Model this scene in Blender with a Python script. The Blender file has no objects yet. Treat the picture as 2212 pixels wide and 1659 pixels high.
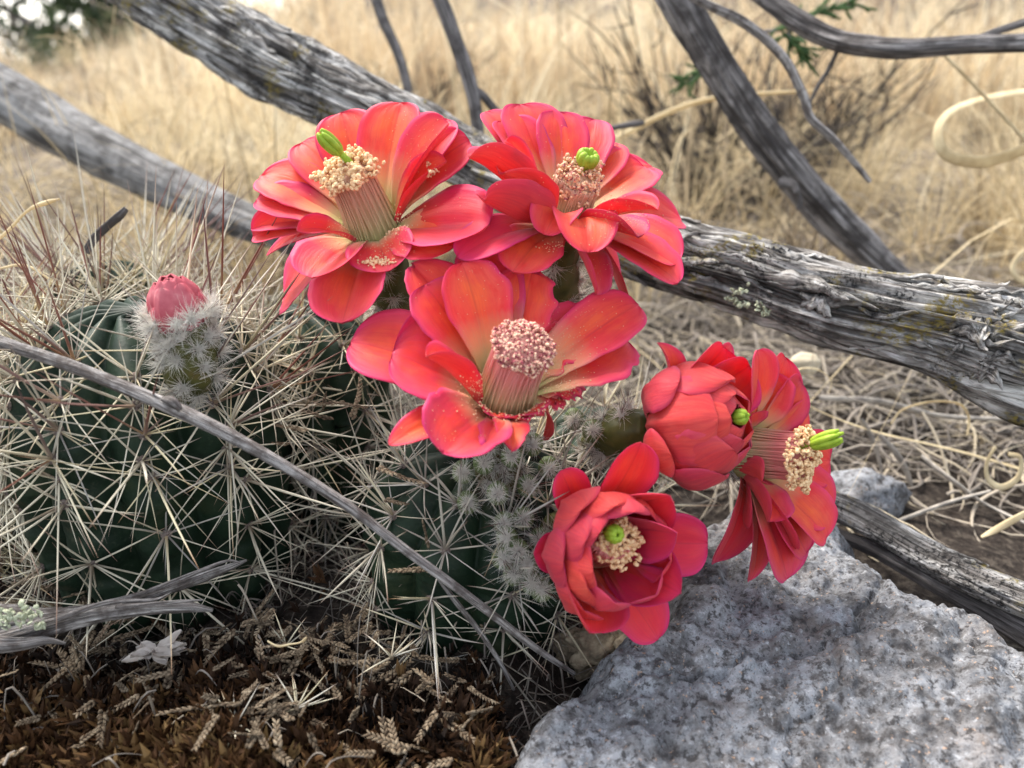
import bpy, math, random
import numpy as np
from mathutils import Vector, Matrix
random.seed(7); rng = np.random.default_rng(7)
C = bpy.context.scene.collection
R = math.radians
# ------------------------------------------------------------------ camera, world, sun, exposure
PITCH = R(24); CAMZ = 0.17; FPX = 1646.0
CAM = np.array([0.0, 0.0, CAMZ])
cam_d = bpy.data.cameras.new('camera'); cam = bpy.data.objects.new('camera', cam_d); C.objects.link(cam)
cam.location = CAM; cam.rotation_euler = (R(90) - PITCH, 0, 0)
cam_d.sensor_width = 36; cam_d.lens = 36 * FPX / 2212
cam_d.clip_start = 0.01; cam_d.clip_end = 500
cam_d.dof.use_dof = True; cam_d.dof.focus_distance = 0.212; cam_d.dof.aperture_fstop = 11.5
sc = bpy.context.scene; sc.camera = cam
world = bpy.data.worlds.new('World'); sc.world = world; world.use_nodes = True
wn = world.node_tree; sky = wn.nodes.new('ShaderNodeTexSky'); sky.sky_type = 'NISHITA'; sky.sun_disc = False
SUN_EL, SUN_AZ = R(56), R(-42)          # azimuth from +Y towards +X
sky.sun_elevation = SUN_EL; sky.sun_rotation = SUN_AZ
sky.dust_density = 1.2; sky.air_density = 1.1; sky.ozone_density = 0.6
veil = wn.nodes.new('ShaderNodeHueSaturation'); veil.inputs['Saturation'].default_value = 0.38; wn.links.new(sky.outputs[0], veil.inputs['Color'])   # thin high cloud
bg = wn.nodes['Background']; wn.links.new(veil.outputs[0], bg.inputs[0]); bg.inputs[1].default_value = 0.15
sun_d = bpy.data.lights.new('sun', 'SUN'); sun = bpy.data.objects.new('sun', sun_d); C.objects.link(sun)
sun_d.energy = 2.7; sun_d.angle = R(24); sun_d.color = (1.0, 0.93, 0.84)
sd = Vector((math.sin(SUN_AZ) * math.cos(SUN_EL), math.cos(SUN_AZ) * math.cos(SUN_EL), math.sin(SUN_EL)))
sun.rotation_euler = sd.to_track_quat('Z', 'Y').to_euler(); sun.location = (0, 0, 3)
sc.view_settings.view_transform = 'Standard'; sc.view_settings.look = 'None'
sc.view_settings.exposure = 1.42; sc.view_settings.gamma = 1.0; sc.view_settings.use_curve_mapping = False
sc.cycles.max_bounces = 8; sc.cycles.transparent_max_bounces = 8
FWD = np.array([0, math.cos(PITCH), -math.sin(PITCH)]); UP = np.array([0, math.sin(PITCH), math.cos(PITCH)]); RT = np.array([1.0, 0, 0])

def P(px, py, d):                       # a place in the world, d metres in front of the lens
    return CAM + d * (FWD + RT * (px - 1106) / FPX + UP * (829.5 - py) / FPX)
def proj(p):
    q = np.asarray(p) - CAM; d = q @ FWD
    return 1106 + FPX * (q @ RT) / d, 829.5 - FPX * (q @ UP) / d, d
def camdir(x, y, z):                    # x right, y up, z towards the viewer
    v = RT * x + UP * y - FWD * z
    return v / np.linalg.norm(v)
def nz(v):
    v = np.asarray(v, float); return v / (np.linalg.norm(v, axis=-1, keepdims=True) + 1e-12)

# ------------------------------------------------------------------ noise
_perm = np.random.default_rng(3).permutation(256); _perm = np.concatenate([_perm, _perm, _perm])
_grad = nz(np.random.default_rng(4).normal(size=(256, 3)))
def noise(x, y, z=0.0):
    x, y, z = np.broadcast_arrays(np.asarray(x, float), np.asarray(y, float), np.asarray(z, float))
    xi, yi, zi = np.floor(x).astype(int), np.floor(y).astype(int), np.floor(z).astype(int)
    fx, fy, fz = x - xi, y - yi, z - zi
    xi &= 255; yi &= 255; zi &= 255
    u, v, w = [f * f * f * (f * (f * 6 - 15) + 10) for f in (fx, fy, fz)]
    def g(a, b, c):
        h = _perm[_perm[_perm[xi + a] + yi + b] + zi + c]; G = _grad[h]
        return G[..., 0] * (fx - a) + G[..., 1] * (fy - b) + G[..., 2] * (fz - c)
    L = lambda a, b, t: a + (b - a) * t
    return 1.6 * L(L(L(g(0,0,0), g(1,0,0), u), L(g(0,1,0), g(1,1,0), u), v), L(L(g(0,0,1), g(1,0,1), u), L(g(0,1,1), g(1,1,1), u), v), w)
def fbm(x, y, z=0.0, o=4, rough=0.5):
    s = 0; a = 1; f = 1
    for k in range(o):
        s = s + a * noise(x * f + 17.3 * k, y * f - 9.1 * k, z * f + 5.7 * k); a *= rough; f *= 2.03
    return s

# ------------------------------------------------------------------ linking
WO = {}
def tag(o, label=None, cat=None, group=None, kind=None):
    if label: o['label'] = label
    if cat: o['category'] = cat
    if group: o['group'] = group
    if kind: o['kind'] = kind
    return o
def link(o, origin, parent):
    origin = np.asarray(origin, float)
    C.objects.link(o); WO[o.name] = origin
    if parent is not None:
        o.parent = parent; o.location = origin - WO[parent.name]
    else: o.location = origin
    return o
def thing(name, label, cat, loc, group=None):
    return tag(link(bpy.data.objects.new(name, None), loc, None), label, cat, group)
def mesh(name, V, F, mat, uv=None, smooth=True):
    """F: list of int arrays (n,k)."""
    V = np.asarray(V, np.float32)
    if not isinstance(F, list): F = [F]
    F = [np.asarray(f, np.int32) for f in F if len(f)]
    me = bpy.data.meshes.new(name)
    me.vertices.add(len(V)); me.vertices.foreach_set('co', V.ravel())
    nl = sum(f.size for f in F); npoly = sum(len(f) for f in F)
    me.loops.add(nl); me.polygons.add(npoly)
    li = np.concatenate([f.ravel() for f in F]); me.loops.foreach_set('vertex_index', li)
    tot = np.concatenate([np.full(len(f), f.shape[1]) for f in F]); st = np.concatenate([[0], np.cumsum(tot)[:-1]])
    me.polygons.foreach_set('loop_start', st.astype(np.int32))
    me.polygons.foreach_set('use_smooth', np.full(npoly, smooth))
    if uv is not None:
        l = me.uv_layers.new(name='UVMap'); l.data.foreach_set('uv', np.asarray(uv, np.float32)[li].ravel())
    me.materials.append(mat); me.update(calc_edges=True)
    return me
def obj(name, V, F, mat, parent=None, uv=None, origin=None, smooth=True):
    V = np.asarray(V, float)
    if origin is None: origin = V.mean(0)
    o = bpy.data.objects.new(name, mesh(name, V - origin, F, mat, uv, smooth))
    return link(o, origin, parent)
class MB:
    def __init__(s): s.V = []; s.F = {}; s.U = []; s.n = 0
    def add(s, V, F, U=None):
        V = np.asarray(V, float); s.V.append(V); s.U.append(np.zeros((len(V), 2)) if U is None else np.asarray(U, float))
        for f in (F if isinstance(F, list) else [F]):
            f = np.asarray(f)
            if len(f): s.F.setdefault(f.shape[1], []).append(f + s.n)
        s.n += len(V)
    def obj(s, name, mat, parent=None, smooth=True, origin=None):
        return obj(name, np.concatenate(s.V), [np.concatenate(v) for v in s.F.values()], mat, parent, np.concatenate(s.U), origin, smooth)
    def mesh(s, name, mat, smooth=True):
        return mesh(name, np.concatenate(s.V), [np.concatenate(v) for v in s.F.values()], mat, np.concatenate(s.U), smooth)
def grid_faces(nu, nv, wrap=False):     # nu columns, nv rows, index = row*nu+col
    c = np.arange(nu if wrap else nu - 1); r = np.arange(nv - 1); cc, rr = np.meshgrid(c, r)
    a = rr * nu + cc; b = rr * nu + (cc + 1) % nu
    return np.stack([a, b, b + nu, a + nu], -1).reshape(-1, 4)
def crom(pts, n):
    """Catmull-Rom through rows of any width, n samples"""
    p = np.asarray(pts, float)
    p = np.vstack([2 * p[0] - p[1], p, 2 * p[-1] - p[-2]])
    t = np.linspace(0, len(pts) - 1 - 1e-6, n); i = t.astype(int); f = (t - i)[:, None]
    a, b, c, d = p[i], p[i + 1], p[i + 2], p[i + 3]
    return 0.5 * (2 * b + (c - a) * f + (2 * a - 5 * b + 4 * c - d) * f ** 2 + (3 * b - 3 * c + d - a) * f ** 3)
def frames(c):
    t = nz(np.gradient(c, axis=0)); n = np.zeros_like(t)
    a = np.array([0, 0, 1.0]) if abs(t[0][2]) < .9 else np.array([1.0, 0, 0])
    v = nz(a - t[0] * (a @ t[0])); n[0] = v
    for i in range(1, len(c)):
        v = v - t[i] * (v @ t[i]); v = v / (np.linalg.norm(v) + 1e-12); n[i] = v
    return t, n, np.cross(t, n)
def tube(c, r, nu=8, disp=None, cap=True):
    c = np.asarray(c, float); n = len(c); r = np.broadcast_to(r, (n,))
    t, a, b = frames(c); th = np.linspace(0, 2 * math.pi, nu, endpoint=False)
    rr = np.repeat(r[:, None], nu, 1)
    L = np.concatenate([[0], np.cumsum(np.linalg.norm(np.diff(c, axis=0), axis=1))])
    if disp is not None: rr = rr + disp(np.cos(th)[None, :], np.sin(th)[None, :], L[:, None], rr)
    V = c[:, None] + rr[..., None] * (np.cos(th)[None, :, None] * a[:, None] + np.sin(th)[None, :, None] * b[:, None])
    U = np.stack(np.broadcast_arrays((np.where(th > math.pi, 2 * math.pi - th, th) / math.pi)[None, :] * math.pi * r[:, None].mean(), L[:, None]), -1)
    V = V.reshape(-1, 3); U = U.reshape(-1, 2); F = [grid_faces(nu, n, True)]
    if cap:
        V = np.vstack([V, c[0], c[-1]]); U = np.vstack([U, [0, 0], [0, L[-1]]])
        k = np.arange(nu); k2 = (k + 1) % nu
        F.append(np.stack([np.full(nu, n * nu), k2, k], -1)); F.append(np.stack([np.full(nu, n * nu + 1), (n - 1) * nu + k, (n - 1) * nu + k2], -1))
    return V, F, U
def ico(sub=1):
    import bmesh
    bm = bmesh.new(); bmesh.ops.create_icosphere(bm, subdivisions=sub, radius=1)
    V = np.array([v.co[:] for v in bm.verts]); F = np.array([[v.index for v in f.verts] for f in bm.faces]); bm.free(); return V, F
ICO1, ICO2 = ico(1), ico(2)

# ------------------------------------------------------------------ materials
class NT:
    def __init__(s, name, rough=0.8, spec=0.3):
        s.m = bpy.data.materials.new(name); s.m.use_nodes = True; s.t = s.m.node_tree; s.N = s.t.nodes
        s.b = s.N['Principled BSDF']; s.out = s.N['Material Output']
        s.b.inputs['Roughness'].default_value = rough; s.b.inputs['Specular IOR Level'].default_value = spec
    def n(s, typ, **kw):
        k = s.N.new('ShaderNode' + typ)
        for a, v in kw.items():
            if a.startswith('i_'): s.set(k.inputs[int(a[2:])] if a[2:].isdigit() else k.inputs[a[2:]], v)
            else: setattr(k, a, v)
        return k
    def set(s, sock, v):
        if isinstance(v, bpy.types.NodeSocket): s.t.links.new(v, sock)
        else: sock.default_value = v
    def uv(s): return s.n('UVMap').outputs[0]
    def pos(s): return s.n('NewGeometry').outputs['Position']
    def tc(s): return s.n('TexCoord').outputs['Object']
    def mapping(s, vec, scale):
        return s.n('Mapping', i_0=vec, i_3=scale).outputs[0]
    def noise(s, vec, scale, detail=4, rough=0.55, dist=0.0):
        k = s.n('TexNoise', i_Vector=vec, i_Scale=scale, i_Detail=detail, i_Roughness=rough, i_Distortion=dist); return k.outputs[0]
    def vor(s, vec, scale, feat='F1'):
        k = s.n('TexVoronoi', feature=feat, i_Vector=vec, i_Scale=scale); return k.outputs['Distance']
    def ramp(s, f, stops):
        k = s.n('ValToRGB', i_0=f); e = k.color_ramp.elements
        while len(e) < len(stops): e.new(0.5)
        for x, (p, c) in zip(e, stops):
            x.position = p; x.color = (c, c, c, 1) if isinstance(c, (int, float)) else (*c, 1)
        return k.outputs[0]
    def mix(s, f, a, b, mode='MIX'):
        k = s.n('Mix', data_type='RGBA', blend_type=mode)
        s.set(k.inputs[0], f); s.set(k.inputs[6], a if not isinstance(a, tuple) else (*a, 1)); s.set(k.inputs[7], b if not isinstance(b, tuple) else (*b, 1))
        return k.outputs[2]
    def math(s, op, a, b=0.0, clamp=False):
        k = s.n('Math', operation=op, use_clamp=clamp); s.set(k.inputs[0], a); s.set(k.inputs[1], b); return k.outputs[0]
    def bump(s, h, strength=0.5, dist=0.001):
        k = s.n('Bump', i_Strength=strength, i_Distance=dist, i_Height=h); s.set(s.b.inputs['Normal'], k.outputs[0]); return k.outputs[0]
    def col(s, c): s.set(s.b.inputs['Base Color'], (*c, 1) if isinstance(c, tuple) else c); return s
    def sep(s, v):
        k = s.n('SeparateXYZ', i_0=v); return k.outputs
    def translucent(s, color, f, normal=None):
        tr = s.n('BsdfTranslucent', i_Color=color); mx = s.n('MixShader', i_0=f)
        s.t.links.new(s.b.outputs[0], mx.inputs[1]); s.t.links.new(tr.outputs[0], mx.inputs[2]); s.t.links.new(mx.outputs[0], s.out.inputs[0])
        if normal is not None: s.t.links.new(normal, tr.inputs['Normal'])

def petal_mat(name, hue=0.0, deep=0.0):
    m = NT(name, 0.48, 0.25); uv = m.uv(); x, y, _ = m.sep(uv)
    outer = m.math('GREATER_THAN', x, 1.5)
    xx = m.math('SUBTRACT', x, m.math('MULTIPLY', outer, 2.0))
    e = m.math('ABSOLUTE', m.math('SUBTRACT', m.math('MULTIPLY', xx, 2.0), 1.0))      # 0 midrib .. 1 edge
    rnd = m.n('ObjectInfo').outputs['Random']
    cv = m.n('CombineXYZ', i_0=xx, i_1=m.math('MULTIPLY', y, 0.12), i_2=m.math('MULTIPLY', rnd, 9.0)).outputs[0]
    vein = m.noise(cv, 30, 3, 0.6); blot = m.noise(m.n('CombineXYZ', i_0=xx, i_1=y, i_2=m.math('MULTIPLY', rnd, 7.0)).outputs[0], 3.2, 4, 0.6)
    red = (0.86, 0.052 - .02 * deep, 0.055 - .005 * deep); org = (0.93, 0.13 - .07 * deep, 0.05 - .01 * deep); mag = (0.78, 0.045, 0.21)
    c = m.mix(m.ramp(blot, [(.35, 0), (.65, 1)]), red, org)
    # pinker rim, greenish yellow claw, darker midrib and veins
    edge = m.math('ADD', m.math('POWER', e, 3.5), m.math('MULTIPLY', m.math('POWER', y, 14.0), 0.7), clamp=True)
    edge = m.math('MULTIPLY', edge, m.math('ADD', m.math('MULTIPLY', blot, 1.3), 0.15), clamp=True)
    c = m.mix(edge, c, mag)
    c = m.mix(m.ramp(vein, [(.42, .20), (.55, 0)]), c, (0.66, 0.04, 0.07))
    mid = m.math('MULTIPLY', m.ramp(e, [(0.0, .55), (.05, 0)]), m.ramp(y, [(.3, 0), (.6, 1), (.9, 1)]))
    c = m.mix(m.math('MULTIPLY', mid, .7), c, (0.55, 0.03, 0.05))
    c = m.mix(m.ramp(m.math('ADD', y, m.math('MULTIPLY', m.math('SUBTRACT', vein, .5), .12)), [(.14, 1), (.26, .75), (.50, 0)]), c, (0.80, 0.52, 0.27) if not deep else (0.62, 0.12, 0.05))
    c = m.mix(m.ramp(y, [(.08, 1), (.28, 0)]), c, (0.55, 0.57, 0.24) if not deep else (0.35, 0.06, 0.03))
    oc = m.mix(m.ramp(blot, [(.3, 0), (.7, 1)]), (0.80, 0.055, 0.06), (0.82, 0.105, 0.09))
    oc = m.mix(m.ramp(vein, [(.40, .4), (.6, 0)]), oc, (0.55, 0.04, 0.07))
    oc = m.mix(m.math('MULTIPLY', m.math('POWER', e, 4.0), 0.6), oc, (0.72, 0.06, 0.16))
    c = m.mix(outer, c, oc)
    hs = m.n('HueSaturation'); m.set(hs.inputs['Hue'], m.math('ADD', m.math('MULTIPLY', rnd, 0.016), 0.492 + hue)); m.set(hs.inputs['Value'], m.math('ADD', m.math('MULTIPLY', rnd, .18), .92)); m.set(hs.inputs['Color'], c)
    c = hs.outputs[0]; m.col(c)
    fine = m.noise(m.pos(), 3500, 2, .6)
    h = m.math('ADD', m.math('MULTIPLY', vein, 0.8), m.math('MULTIPLY', fine, 0.35))
    nrm = m.bump(h, 0.28, 0.0006)
    m.b.inputs['Sheen Weight'].default_value = 0.12; m.b.inputs['Sheen Roughness'].default_value = .5
    m.b.inputs['Sheen Tint'].default_value = (1, .75, .8, 1)
    m.translucent(m.mix(0.4, c, (0.95, 0.06, 0.03)), 0.32)
    return m.m
def simple(name, stops, scale=400, rough=.8, detail=4, bump=.4, bd=.0005, rnd=0.0, stretch=None, trans=0, usepos=True, spec=.3):
    m = NT(name, rough, spec); v = m.pos() if usepos else m.tc()
    if stretch: v = m.mapping(m.uv(), stretch)
    f = m.noise(v, scale, detail)
    c = m.ramp(f, stops)
    if rnd:
        hs = m.n('HueSaturation', i_Color=c); m.set(hs.inputs['Value'], m.math('ADD', m.math('MULTIPLY', m.n('ObjectInfo').outputs['Random'], 2 * rnd), 1 - rnd)); c = hs.outputs[0]
    m.col(c); m.bump(m.noise(v, scale * 2.2, 3), bump, bd)
    if trans: m.translucent(c, trans)
    return m.m

M = {}
M['petal'] = petal_mat('petal'); M['petal_deep'] = petal_mat('petal_deep', -0.004, 1.0)
M['bud'] = simple('bud_petal', [(.3, (.46, .07, .10)), (.6, (.60, .15, .18)), (.75, (.68, .27, .28))], 260, .6, bump=.2, trans=.15)
M['anther'] = simple('anther', [(.34, (.50, .24, .12)), (.46, (.86, .56, .30)), (.7, (.95, .74, .46))], 900, .9)
M['anther_pink'] = simple('anther_pink', [(.42, (.28, .04, .07)), (.5, (.66, .30, .24)), (.60, (.90, .66, .46))], 1400, .9)
M['anther_mixed'] = simple('anther_mixed', [(.38, (.26, .05, .09)), (.47, (.72, .42, .28)), (.6, (.88, .64, .38))], 1100, .9)
M['pollen'] = simple('pollen', [(.3, (.78, .46, .25)), (.7, (.92, .66, .42))], 900, .95)
M['stigma'] = simple('stigma', [(.3, (.27, .42, .03)), (.7, (.45, .62, .06))], 500, .45, trans=.2)
def column_mat(name, top):
    m = NT(name, .45, .4); x, y, _ = m.sep(m.uv())
    c = m.ramp(y, [(0.0, (.50, .50, .20)), (.35, (.72, .60, .36)), (.75, top), (1.0, top)])
    v = m.noise(m.mapping(m.uv(), (60, 1.2, 1)), 1.0, 2)
    c = m.mix(m.ramp(v, [(.4, .18), (.55, 0)]), c, (.50, .22, .14)); m.col(c); m.bump(v, .3, .0004); m.translucent(c, .3); return m.m
M['column_pink'] = column_mat('column_pink', (.84, .43, .40)); M['column_pale'] = column_mat('column_pale', (.74, .46, .32)); M['column_rose'] = column_mat('column_rose', (.80, .28, .26))
M['tube'] = simple('floral_tube', [(.3, (.045, .05, .012)), (.55, (.09, .09, .022)), (.75, (.13, .10, .03))], 200, .5, bump=.3)
M['young'] = simple('young_skin', [(.3, (.06, .09, .03)), (.7, (.16, .21, .08))], 300, .5)
M['wool'] = simple('wool', [(.3, (.86, .83, .76)), (.7, (.95, .93, .88))], 300, .9, bump=0, trans=.35)
M['bristle'] = simple('bristle', [(.3, (.03, .012, .012)), (.7, (.16, .06, .05))], 300, .5, bump=0)
def stem_mat():
    m = NT('cactus_skin', .55, .22); p = m.pos()
    a = m.noise(p, 60, 5, .6); b = m.noise(p, 900, 3, .6)
    c = m.ramp(a, [(.3, (.006, .014, .009)), (.55, (.012, .028, .014)), (.72, (.030, .042, .02))])
    c = m.mix(m.ramp(m.noise(p, 150, 4, .7), [(.60, 0), (.72, .5)]), c, (.07, .065, .04))
    c = m.mix(m.ramp(b, [(.55, 0), (.75, .3)]), c, (.06, .08, .05)); m.col(c)
    m.bump(m.math('ADD', a, m.math('MULTIPLY', b, .4)), .35, .0008); return m.m
M['stem'] = stem_mat()
def spine_mat(name, base, mid, tip):
    m = NT(name, .42, .4); x, y, _ = m.sep(m.uv()); r = m.n('ObjectInfo').outputs['Random']
    yy = m.math('ADD', y, m.math('MULTIPLY', m.math('SUBTRACT', x, .5), .35))
    c = m.ramp(yy, [(0, base), (.25, mid), (.68, mid), (1.0, tip)])
    hs = m.n('HueSaturation', i_Color=c); m.set(hs.inputs['Value'], m.math('ADD', m.math('MULTIPLY', r, .55), .62)); m.set(hs.inputs['Saturation'], m.math('ADD', m.math('MULTIPLY', m.math('FRACT', m.math('MULTIPLY', r, 7.3)), .6), .55))
    m.col(hs.outputs[0]); m.translucent(hs.outputs[0], .12); return m.m
M['spine'] = spine_mat('spine', (.34, .25, .15), (.80, .72, .50), (.42, .22, .13))
M['spine_red'] = spine_mat('spine_red', (.48, .34, .20), (.27, .12, .09), (.12, .03, .03))
M['spine_gray'] = spine_mat('spine_gray', (.22, .17, .14), (.58, .53, .44), (.24, .14, .10))
M['areole'] = simple('areole', [(.3, (.07, .05, .045)), (.6, (.20, .16, .14)), (.8, (.36, .32, .28))], 1500, .95)
def wood_mat(name, dark, mid, light, moss=0.0, sc=1.0, pale=0.0):
    m = NT(name, .85, .2); uv = m.uv(); p = m.pos()
    f1 = m.noise(m.mapping(uv, (420 * sc, 16 * sc, 1)), 1.0, 5, .65, .6)
    f2 = m.noise(m.mapping(uv, (1500 * sc, 60 * sc, 1)), 1.0, 4, .7, .4)
    g = m.noise(p, 70 * sc, 5, .62)
    c = m.ramp(f1, [(.30, dark), (.46, mid), (.60, light), (.75, mid)])
    c = m.mix(m.ramp(f2, [(.36, .85), (.50, 0)]), c, tuple(x * .45 for x in dark))
    c = m.mix(m.ramp(f2, [(.56, 0), (.70, .7)]), c, tuple(min(x * 1.35, .8) for x in light))
    c = m.mix(m.ramp(g, [(.40, .8), (.52, 0)]), c, tuple(x * 1.3 for x in dark))
    big = m.noise(m.mapping(uv, (110 * sc, 9 * sc, 1)), 1.0, 4, .6, .8)
    c = m.mix(m.ramp(big, [(.34, .8), (.48, 0)]), c, tuple(x * .8 for x in dark)); c = m.mix(m.ramp(big, [(.54, 0), (.66, .6)]), c, tuple(min(x * 1.15, .8) for x in light))
    if pale: c = m.mix(m.ramp(m.noise(p, 45, 4, .6), [(.48, 0), (.62, pale)]), c, (.42, .42, .42))
    if moss:
        g2 = m.math('MULTIPLY', m.ramp(m.noise(p, 55, 4, .6), [(.55, 0), (.62, 1)]), m.ramp(m.noise(p, 520, 5, .75), [(.47, 0), (.56, moss)]))
        c = m.mix(g2, c, (.26, .20, .045))
        g3 = m.math('MULTIPLY', m.ramp(m.noise(p, 38, 4, .6), [(.52, 0), (.60, 1)]), m.ramp(m.noise(p, 700, 5, .75), [(.50, 0), (.58, moss)]))
        c = m.mix(g3, c, (.012, .012, .013))
    m.col(c)
    m.bump(m.math('ADD', m.math('MULTIPLY', f1, 1.0), m.math('MULTIPLY', f2, .6)), .9, .0022 / sc ** .5); return m.m
M['log'] = wood_mat('weathered_wood', (.036, .031, .028), (.33, .305, .28), (.72, .70, .665), moss=.9)
M['log_pale'] = wood_mat('pale_dead_wood', (.05, .046, .043), (.20, .195, .19), (.38, .37, .36), pale=.4)
M['branch'] = wood_mat('grey_bark', (.05, .044, .042), (.19, .175, .17), (.46, .43, .415), sc=.9)
M['twig'] = wood_mat('twig_bark', (.08, .065, .058), (.31, .285, .27), (.58, .55, .52), sc=2.2)
def rock_mat():
    m = NT('granite', .85, .25); p = m.pos()
    a = m.noise(p, 42, 6, .62, .5); b = m.noise(p, 420, 5, .7); d = m.noise(p, 1500, 3, .7); e = m.noise(p, 140, 5, .65)
    c = m.ramp(e, [(.32, (.040, .038, .038)), (.44, (.11, .108, .11)), (.57, (.20, .205, .215)), (.75, (.31, .32, .34))])
    c = m.mix(m.math('MULTIPLY', m.ramp(a, [(.44, 0), (.56, .75)]), m.ramp(m.noise(p, 330, 5, .75), [(.42, 0), (.52, 1)])), c, (.33, .345, .37))
    c = m.mix(m.ramp(m.noise(p, 30, 4, .6), [(.54, 0), (.68, .45)]), c, (.20, .16, .13))
    c = m.mix(m.ramp(b, [(.39, .92), (.475, 0)]), c, (.045, .042, .042))
    c = m.mix(m.ramp(b, [(.58, 0), (.68, .7)]), c, (.45, .465, .49))
    c = m.mix(m.ramp(d, [(.33, .85), (.42, 0)]), c, (.05, .045, .05))
    c = m.mix(m.ramp(m.noise(p, 800, 2), [(.66, 0), (.72, .6)]), c, (.50, .33, .22))
    m.col(c); m.bump(m.math('ADD', b, m.math('MULTIPLY', d, .7)), .6, .0012); return m.m
M['rock'] = rock_mat()
def ground_mat():
    m = NT('ground', .95, .1); p = m.pos(); x, y, z = m.sep(p)
    a = m.noise(p, 220, 6, .7); b = m.noise(p, 22, 5, .6); g = m.noise(p, 2.0, 5, .65)
    near = m.ramp(a, [(.3, (.012, .010, .009)), (.5, (.045, .036, .030)), (.65, (.12, .10, .08)), (.8, (.26, .22, .18))])
    far = m.ramp(m.noise(p, 30, 6, .7), [(.3, (.045, .038, .032)), (.5, (.15, .125, .10)), (.7, (.38, .32, .24))])
    far = m.mix(m.ramp(g, [(.42, .8), (.6, 0)]), far, (.10, .085, .07))
    far = m.mix(m.ramp(g, [(.55, 0), (.7, .6)]), far, (.70, .56, .34))
    f = m.n('MapRange', i_0=y, i_1=.34, i_2=.75); c = m.mix(f.outputs[0], near, far); m.col(c); m.bump(a, 1.0, .003); return m.m
M['ground'] = ground_mat()
def uvmat(name, stops, rough=.7, trans=.0, bump=0):
    """colour read from u (one random number per piece), along-piece shade from v"""
    m = NT(name, rough, .2); x, y, _ = m.sep(m.uv()); c = m.ramp(x, stops); m.col(c)
    if trans: m.translucent(c, trans)
    return m.m
M['grass'] = uvmat('dry_grass', [(0, (.10, .08, .06)), (.2, (.30, .23, .15)), (.5, (.60, .48, .29)), (.75, (.74, .61, .38)), (1, (.88, .79, .57))], trans=.3)
M['grass_far'] = uvmat('far_dry_grass', [(0, (.12, .095, .07)), (.2, (.36, .27, .19)), (.5, (.64, .50, .32)), (.75, (.78, .64, .42)), (1, (.90, .81, .60))], trans=.3)  # brighter than the near grass: sunlit background glow put into the colour
M['straw'] = uvmat('straw', [(0, (.16, .14, .12)), (.4, (.30, .26, .22)), (.7, (.44, .38, .30)), (1, (.60, .51, .36))], trans=.1)
M['moss'] = uvmat('moss', [(0, (.012, .008, .006)), (.35, (.042, .021, .011)), (.7, (.105, .050, .020)), (1, (.24, .15, .06))], trans=.2)
M['leaf'] = uvmat('juniper_green', [(0, (.03, .05, .025)), (.5, (.06, .085, .04)), (1, (.11, .14, .07))], trans=.2)
M['sprig_green'] = uvmat('fresh_juniper', [(0, (.035, .075, .025)), (1, (.09, .15, .05))], trans=.2)
M['sprig'] = simple('dry_sprig', [(.3, (.055, .036, .022)), (.5, (.17, .125, .08)), (.72, (.36, .29, .20))], 700, .85, rnd=.45)
M['curl'] = simple('dry_blade', [(.3, (.60, .47, .27)), (.7, (.86, .74, .48))], 120, .6, bump=.1, trans=.25, rnd=.15)
M['curl_gray'] = simple('grey_strip', [(.3, (.22, .20, .18)), (.7, (.52, .47, .40))], 220, .8, rnd=.25)
M['lichen'] = simple('lichen', [(.3, (.36, .38, .25)), (.6, (.50, .53, .38)), (.8, (.66, .68, .52))], 900, .95)
M['black_lichen'] = simple('black_lichen', [(.3, (.008, .008, .009)), (.8, (.05, .05, .055))], 900, .95)
M['husk'] = simple('husk', [(.3, (.55, .48, .42)), (.7, (.78, .73, .68))], 300, .8, trans=.3)
M['pebble'] = simple('pebble', [(.3, (.46, .38, .26)), (.7, (.68, .62, .48))], 120, .8)
M['tan_stone'] = simple('tan_stone', [(.3, (.16, .13, .09)), (.5, (.36, .29, .20)), (.7, (.56, .47, .33))], 260, .9, bump=.8, bd=.0015)

# ------------------------------------------------------------------ ground
def gz(x, y):
    x = np.asarray(x, float); y = np.asarray(y, float)
    z = .006 * fbm(x * 9, y * 9, 1.0, 3) + .0022 * fbm(x * 60, y * 60, 2.0, 3) * (np.hypot(x, y) < 2)
    r = np.clip((y - 3.0) / 16.0, 0, 1); side = np.clip((x + 3.5 + .1 * y) / 5.0, 0, 1)
    z = z + 4.2 * r * r * (3 - 2 * r) * side + .12 * fbm(x * .35, y * .35, 7., 3) * np.clip((y - 1.2) / 3, 0, 1)
    z = z - .6 * r * (1 - side)
    sm = lambda v: np.clip(v, 0, 1) ** 2 * (3 - 2 * np.clip(v, 0, 1))
    z = z + .014 * sm((.245 - y) / .045) * sm((.035 - x) / .05) * (1 + .35 * noise(x * 38, y * 38, 6.))       # bank of moss and litter
    return z - .004
n = 420
s = np.linspace(-1, 1, n); gx = .55 * np.sinh(s * 5.6) / np.sinh(2.2)
gx = gx * 1.0; gy = .30 + .55 * np.sinh(s * 5.9) / np.sinh(2.2)
X, Y = np.meshgrid(gx, gy); V = np.stack([X, Y, gz(X, Y)], -1).reshape(-1, 3)
tag(obj('ground', V, grid_faces(n, n), M['ground'], origin=(0, 0, 0)), kind='structure')

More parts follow.
